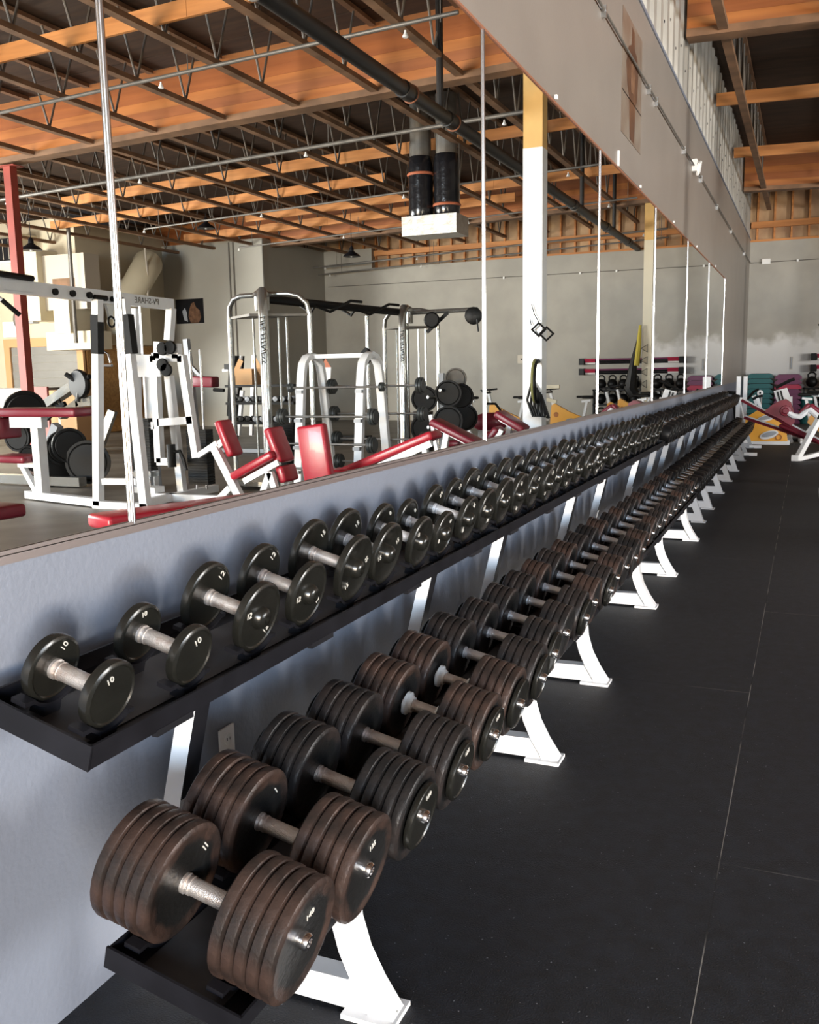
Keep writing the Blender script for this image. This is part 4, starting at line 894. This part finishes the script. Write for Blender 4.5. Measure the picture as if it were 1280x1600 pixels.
MB().bar((9.963, 17.900, 1.882), (10.123, 17.900, 0.086), .08, .08).w('post', WH, t, 0); MB().bar((10.310, 17.900, 1.101), (10.468, 17.900, 0.082), .08, .08).w('post', WH, t, 0); MB().bar(V(9.0,18,.05), V(7.2,18,.05), .3, .1).w('base', BK, t, 0)
t = thing('fan_poster', 'orange and white leaflet taped near the silver tower', 'sign', (6.05, 14.0, 0))
MB().prism([(-.06,1.15),(.06,1.15),(.10,1.55),(0,1.68),(-.10,1.55)], (0,0,0), (1,0,0), (0,0,1), (0,.02,0)).obj('sheet', 'white_plain', t, 0); MB().prism([(-.10,1.55),(.10,1.55),(0,1.70)], (0,-.004,0), (1,0,0), (0,0,1), (0,.004,0)).obj('flame_top', 'orange_tape', t, 0); MB().bar((0,.03,0), (0,.03,1.4), .04, .04).obj('pole', BK, t, 0)

# ================================================================== cream wall fittings
t = thing('heating_unit', 'tall cream air handler cabinet on the cream wall', 'heater', (16.4, 18.7, 2.9))
MB().box((-.02,-.55,0), (.42,.18,1.75)).obj('cabinet', 'duct_cream', t, 0); MB().box((-1.35,-.35,.25), (-.02,.18,1.6)).obj('side_cabinet', 'duct_shade', t, 0); MB().box((-1.0,-.6,-.35), (-.5,.18,.72)).obj('low_box', 'duct_cream', t, 0); MB().box((-1.6,-.5,-.75), (-.1,.18,-.3)).obj('tank', 'duct_cream', t, 0)
MB().box((-1.02,-.355,.75), (-.3,-.34,1.02)).obj('dark_slot', 'chord', t, 0)
MB().tube([(-1.25,-.7,-.6),(-1.25,-.7,2.2),(-1.7,-.7,2.3)], .05, 10).obj('riser_pipe', 'grey_pipe', t)
t = thing('round_duct', 'cream round duct elbow on the recess wall', 'duct', (15.05, 20.2, 3.0))
MB().tube([(.3,.9,1.5),(.0,.6,1.45),(-.05,.3,1.2),(0,0,.8),(.2,-.2,.5)], .38, 14).obj('elbow', 'duct_cream', t); MB().box((-.05,-.4,-.7), (.7,.5,.45)).obj('plenum', 'duct_cream', t, 0); MB().tube([(-.32,.1,1.8),(-.36,.1,1.1),(-.32,.1,.5)], .03, 8).obj('hose', 'duct_shade', t)
t = thing('wall_vent', 'cream vent hood with dark grille high on the cream wall', 'vent', (17.95, 18.8, 4.1))
MB().box((-.9,-.4,.45), (-.55,.1,1.0)).obj('hood', 'duct_cream', t, 0); MB().box((-.5,-.25,.4), (1.3,.1,.95)).obj('grille', 'black_enamel', t, 0); MB().box((-.7,-.45,.30), (1.3,.1,.36)).obj('sill', 'white_plain', t, 0); MB().box((-.8,-.3,-.3), (1.0,.1,.3)).obj('hopper', 'duct_cream', t, 0)
for i in range(9): MB().box((-.48+i*.2,-.262,.42), (-.46+i*.2,-.25,.93)).obj('grille_bar', 'duct_shade', t, 0)
t = thing('alarm_bell', 'dark round bell with grey switch box on the cream wall', 'bell', (17.55, 18.85, 3.0))
MB().sphere((.2,-.1,.0), .24, 16, 10, (.5,.6,1)).obj('gong', 'grey_pipe', t); MB().box((-.35,-.15,-.12), (-.02,.05,.2)).obj('switch_box', 'grey_enamel', t, 0); MB().box((.3,-.12,-.45), (.75,.05,-.05)).obj('junction_box', 'white_plain', t, 0)
t = thing('roll_door', 'grey closed shutter in a timber frame below the heating unit', 'door', (17.05, 18.88, 0))
for i in range(11): MB().box((-1.15,-.02-.01*(i%2),.02+i*.205), (1.15,.0,.02+i*.205+.2)).obj('slat', 'shutter', t, 0)
for s in (-1, 1): MB().box((s*1.25-.1,-.08,0), (s*1.25+.1,.0,2.45)).obj('jamb', 'cardboard', t, 0)
MB().box((-1.35,-.085,2.28), (1.35,-.0,2.5)).obj('lintel', 'cardboard', t, 0)
o = MB().box((15.70,18.95,.0), (15.79,21.9,2.3)).obj('osb_sheet', 'osb', smooth=0); tag(o, 'orange strand board against the cream recess wall', 'board')
o = MB().add([(11.9,12.9,0),(11.2,12.9,0),(11.3,13.0,1.30),(11.75,13.0,1.30),(11.9,12.95,0),(11.2,12.95,0),(11.3,13.05,1.30),(11.75,13.05,1.30)], [(0,1,2,3),(7,6,5,4),(0,4,5,1),(1,5,6,2),(2,6,7,3),(3,7,4,0)]).obj('leaning_board', 'red_post', smooth=0); tag(o, 'dark red board leaning behind the red column', 'board')
t = thing('carton', 'large brown carton behind the leg press', 'box', (11.9, 14.0, 0)); MB().box((-.6,-.3,0), (.5,.3,1.22)).obj('body', 'cardboard', t, 0); MB().box((-.2,-.302,0), (-.15,-.3,1.22)).obj('tape', 'duct_cream', t, 0)
t = thing('work_table', 'pale steel cabinet row at the left edge behind the red column', 'cabinet', (13.8, 14.8, 0)); MB().box((-.7,-.3,.5), (1.6,.3,1.2)).obj('carcass', 'duct_shade', t, 0); MB().box((-.75,-.35,1.2), (1.65,.35,1.26)).obj('top', 'grey_pipe', t, 0)
for x in (-.6, .3, 1.2): MB().box((x,-.32,.55), (x+.7,-.3,1.15)).obj('door', 'duct_cream', t, 0)
for x in (-.65, 1.5): MB().box((x,-.25,0), (x+.06,.25,.5)).obj('leg', 'grey_enamel', t, 0)
t = thing('poster', 'dark poster of a muscular figure on the grey block', 'poster', (14.93, 22.385, 2.94))
MB().box((-.48,-.006,0), (.48,0,.69)).obj('sheet', 'black_enamel', t, 0)
MB().prism([(-.30,.02),(-.02,.02),(.05,.2),(.02,.36),(-.06,.55),(-.16,.60),(-.22,.45),(-.34,.36),(-.38,.16)], (0,-.007,0), (1,0,0), (0,0,1), (0,.001,0)).obj('figure', 'poster_skin', t, 0); MB().prism([(.08,.05),(.2,.1),(.26,.35),(.16,.45),(.10,.30)], (0,-.007,0), (1,0,0), (0,0,1), (0,.001,0)).obj('figure_light', 'grey_enamel', t, 0)
for x, y in ((13.50, 22.36), (13.36, 22.36), (12.40, 22.36)):
    tag(MB().tube([(x,y,.5),(x,y,5.1)], .016, 6).obj('vertical_conduit', 'grey_pipe'), 'thin vertical conduit on the grey block, '+{13.50:'left of the pair',13.36:'right of the pair',12.40:'at its outer corner'}[x], 'conduit', 'block conduits')
t = thing('wall_socket', 'white socket plate on the far grey wall', 'outlet', (6.1, 25.95, 1.75)); MB().box((-.12,-.02,-.12), (.12,0,.12)).obj('cover_plate', 'duct_shade', t, 0); MB().box((-.02,-.026,-.02), (.02,-.02,.02)).obj('socket', BK, t, 0)

# ================================================================== far end, seen directly beyond the racks
t = thing('squat_stand', 'white upright stand with twin posts at the end of the dumbbell row', 'stand', (.5, 19.0, 0))
for x0 in ((0.284, 19.000, 1.250), (0.389, 19.300, 1.245)): MB().bar(V(x0[0],x0[1],.03), V(*x0), .075, .075).w('post', WH, t, 0)
MB().bar((0.189, 18.900, 0.824), (0.421, 19.100, 0.816), .05, .05).w('cross_bar', WH, t, 0); MB().bar((0.300, 19.000, 0.796), (0.407, 19.300, 0.221), .05, .05).w('brace', WH, t, 0); MB().bar(V(.2,18.8,.03), V(.2,19.6,.03), .07, .06).w('base_rail', WH, t, 0); MB().bar(V(.42,18.8,.03), V(.42,19.6,.03), .07, .06).w('base_rail', WH, t, 0); MB().bar(V(.15,19.0,.03), V(.5,19.3,.03), .07, .06).w('base_bar', WH, t, 0)
t = thing('incline_bench', 'maroon lever bench with curved white arm in front of the yellow bike', 'bench', (1.3, 15.6, 0))
for a, b in (((0.527, 16.200, 0.892), (1.726, 15.700, 0.260)), ((0.565, 16.400, 0.598), (1.730, 15.900, 0.225))): MB().bar(a, b, .06, .05).w('rail', MR, t, 0); MB().bar(V(*a)+V(0,-.035,.03), V(*b)+V(0,-.035,.03), .012, .02).w('rail_edge', WH, t, 0)
side = [(0.890, 15.900, 0.717), (0.992, 15.900, 0.819), (1.113, 15.900, 0.889), (1.197, 15.900, 0.909), (1.274, 15.900, 0.859), (1.316, 15.900, 0.747), (1.344, 15.900, 0.545), (1.289, 15.900, 0.494), (1.153, 15.900, 0.585)]
MB().add([(a[0],a[1]-.08,a[2]) for a in side]+[(a[0],a[1]+.22,a[2]) for a in side], [tuple(range(9)), tuple(range(17,8,-1))]+[(i,(i+1)%9,9+(i+1)%9,9+i) for i in range(9)]).w('hood', MR, t, 30)
MB().lathe([(0,.085),(.03,.08),(.035,.05),(.05,.04)], V(*(1.206, 15.800, 0.732)), (0,-1,0), 20).w('pivot', MR, t)
MB().tube([(1.245, 15.800, 0.701), (1.322, 15.800, 0.651), (1.415, 15.800, 0.641), (1.487, 15.800, 0.702), (1.549, 15.800, 0.752), (1.731, 15.800, 0.592)], .045, 8).w('lever_arm', WH, t)
MB().cush((1.413, 15.900, 0.677), (1.546, 15.900, 0.837), .2, .07).w('pad', MR, t); MB().cush((1.555, 15.900, 0.827), (1.728, 15.900, 0.687), .2, .07).w('pad', MR, t); MB().cush((1.135, 16.000, 0.497), (1.746, 15.800, 0.253), .2, .07).w('seat', MR, t)
MB().bar((1.385, 15.200, -0.019), (1.690, 15.500, 0.618), .075, .075).w('front_leg', WH, t, 0); MB().bar((1.401, 15.200, 0.020), (1.822, 15.600, 0.110), .07, .06).w('floor_bar', WH, t, 0); MB().bar(V((1.375, 15.200, -0.000)[0],15.2,.0), V((1.375, 15.200, -0.000)[0],15.2,.09), .1, .1).w('foot', WH, t, 0)
t = thing('rowing_console', 'white slotted console panel with black handlebars behind the maroon bench', 'console', (1.22, 19.2, 0))
MB().bar((0.955, 19.200, 0.969), (1.239, 19.200, 0.724), .02, .02).w('stem', WH, t, 0)
q = [(0.910, 19.200, 0.957), (1.147, 19.200, 1.016), (1.249, 19.200, 0.748), (1.001, 19.200, 0.688)]
MB().add([(a[0],a[1],a[2]) for a in q]+[(a[0],a[1]+.05,a[2]) for a in q], [(0,1,2,3),(7,6,5,4),(0,4,5,1),(1,5,6,2),(2,6,7,3),(3,7,4,0)]).w('panel', WH, t, 0)
for a, b in (((0.980, 19.170, 0.945), (1.033, 19.170, 0.762)), ((1.036, 19.170, 0.969), (1.089, 19.170, 0.786))): MB().bar(a, b, .02, .03).w('slot', BK, t, 0)
MB().tube([(0.939, 19.300, 1.016), (1.051, 19.300, 1.076), (1.185, 19.300, 1.148), (1.275, 19.300, 1.183)], .03, 8).w('handlebar', BK, t); MB().bar(V(1.25,19.25,.03), V(1.22,19.22,.85), .06, .06).w('column', WH, t, 0); MB().bar(V(1.05,19.25,.03), V(1.45,19.25,.03), .3, .05).w('base', BK, t, 0)
t = thing('upright_bike', 'white exercise bike with round dial between the stand and the yellow bike', 'exercise bike', (.85, 19.9, 0))
MB().lathe([(-.03,.055),(-.02,.06),(.02,.06),(.03,.05)], V(*(0.643, 19.800, 0.906)), (0,-1,0), 18).w('dial', WH, t); MB().lathe([(.03,.02),(.035,.02)], V(*(0.643, 19.800, 0.906)), (0,-1,0), 12).w('dial_hub', BK, t)
MB().bar((0.665, 19.900, 0.827), (0.663, 19.900, 0.571), .03, .03).w('stem', 'chrome', t, 0); MB().bar((0.519, 19.900, 0.853), (0.598, 19.900, 0.674), .10, .08).w('body', WH, t, 0); MB().tube([(0.401, 19.900, 0.777), (0.517, 19.900, 0.930), (0.611, 19.900, 0.980)], .025, 8).w('handlebar', BK, t); MB().cush((0.004, 19.900, 0.921), (0.201, 19.900, 0.907), .15, .06).w('saddle', BK, t); MB().bar((0.663, 19.900, 0.571), V(.75,19.9,.05), .06, .06).w('column', WH, t, 0); MB().bar(V(.2,19.9,.04), V(1.1,19.9,.04), .08, .06).w('base', WH, t, 0); MB().bar((0.128, 19.900, 0.881), V(.22,19.9,.05), .05, .05).w('seat_post', BK, t, 0)
# step platforms stacked against the far wall
def step(x, y, z, m, label, w=.62):
    t = thing('step_platform', label, 'step', (x, y, z), 0, 'stacked aerobic steps'); h = .125
    MB().prism([(-w/2,0),(w/2,0),(w/2,h*.45),(w/2-.07,h*.92),(-w/2+.07,h*.92),(-w/2,h*.45)], (0,-.3,0), (1,0,0), (0,0,1), (0,.6,0)).obj('deck', m, t, 0); MB().box((-w/2+.09,-.27,h*.92), (w/2-.09,.27,h*.97)).obj('tread', BK, t, 0)
for i in range(10): step(.40, 25.3, i*.125, 'teal', 'teal aerobic step, %s from the floor in the teal stack' % ordw(i+1))
for i in range(10): step(1.06, 25.2, i*.122, 'crimson' if i == 7 else 'plum', '%s aerobic step, %s from the floor in the plum stack' % ('bright crimson' if i == 7 else 'plum', ordw(i+1)))
t = thing('wall_slot', 'small dark vertical slot on the far wall above the plum steps', 'fitting', (1.10, 25.94, 1.50)); MB().box((-.02,-.01,-.14), (.02,.0,.14)).obj('slot', 'grey_enamel', t, 0); MB().box((-.03,-.004,-.16), (.03,.0,.16)).obj('rim', 'duct_shade', t, 0)
# wall racks of bars
for z, lb in ((1.64, 'upper'), (1.36, 'lower')):
    t = thing('bar_rack', 'black wall rack of weighted bars, %s of the two' % lb, 'rack', (1.55, 25.9, z), 0, 'wall racks of weighted bars')
    MB().box((0,-.18,-.09), (.14,.0,.09)).obj('end_bracket', BK, t, 0); MB().box((2.7,-.18,-.09), (2.84,.0,.09)).obj('end_bracket', BK, t, 0)
    for k in range(3): MB().tube([(.14,-.06-.04*k,-.05+.05*k),(2.7,-.06-.04*k,-.05+.05*k)], .024, 8).obj('bar', ('black_enamel','black_enamel','plum')[k], t)
    for k in range(3):
        for x in (.16, 2.4): MB().tube([(x,-.06-.04*k,-.05+.05*k),(x+.28,-.06-.04*k,-.05+.05*k)], .027, 8).obj('bar_end', ('white_plain','crimson','crimson')[k], t)
# kettlebells under the wall racks
kb = 0
for row, z in enumerate((.0, .48, .88)):
    for i in range(8):
        kb += 1; x = 1.60+i*.30
        t = thing('kettlebell', 'black kettlebell under the wall bar racks, %s of the %s row' % (ordw(i+1), ('bottom', 'middle', 'top')[row]), 'kettlebell', (x, 25.45, z), 0, 'black kettlebells by the far wall')
        MB().sphere((0,0,.14), .14, 14, 8).obj('bell', BK, t); MB().tube([(-.08,0,.22),(-.09,0,.32),(-.04,0,.37),(.04,0,.37),(.09,0,.32),(.08,0,.22)], .022, 8).obj('handle', BK, t)
t = thing('kettlebell_shelf', 'dark two-level stand holding the kettlebells by the far wall', 'shelf', (2.65, 25.45, 0))
for z in (.44, .84): MB().box((-1.25,-.2,z), (1.25,.2,z+.04)).obj('board', BK, t, 0)
for x in (-1.24, 1.2): MB().box((x,-.2,0), (x+.04,.2,.88)).obj('side', BK, t, 0)
o = MB().tube([(1.5,25.0,.0),(1.5,25.0,.75)], .15, 14).obj('teal_roller', 'teal'); tag(o, 'teal foam roller standing before the kettlebells', 'roller')
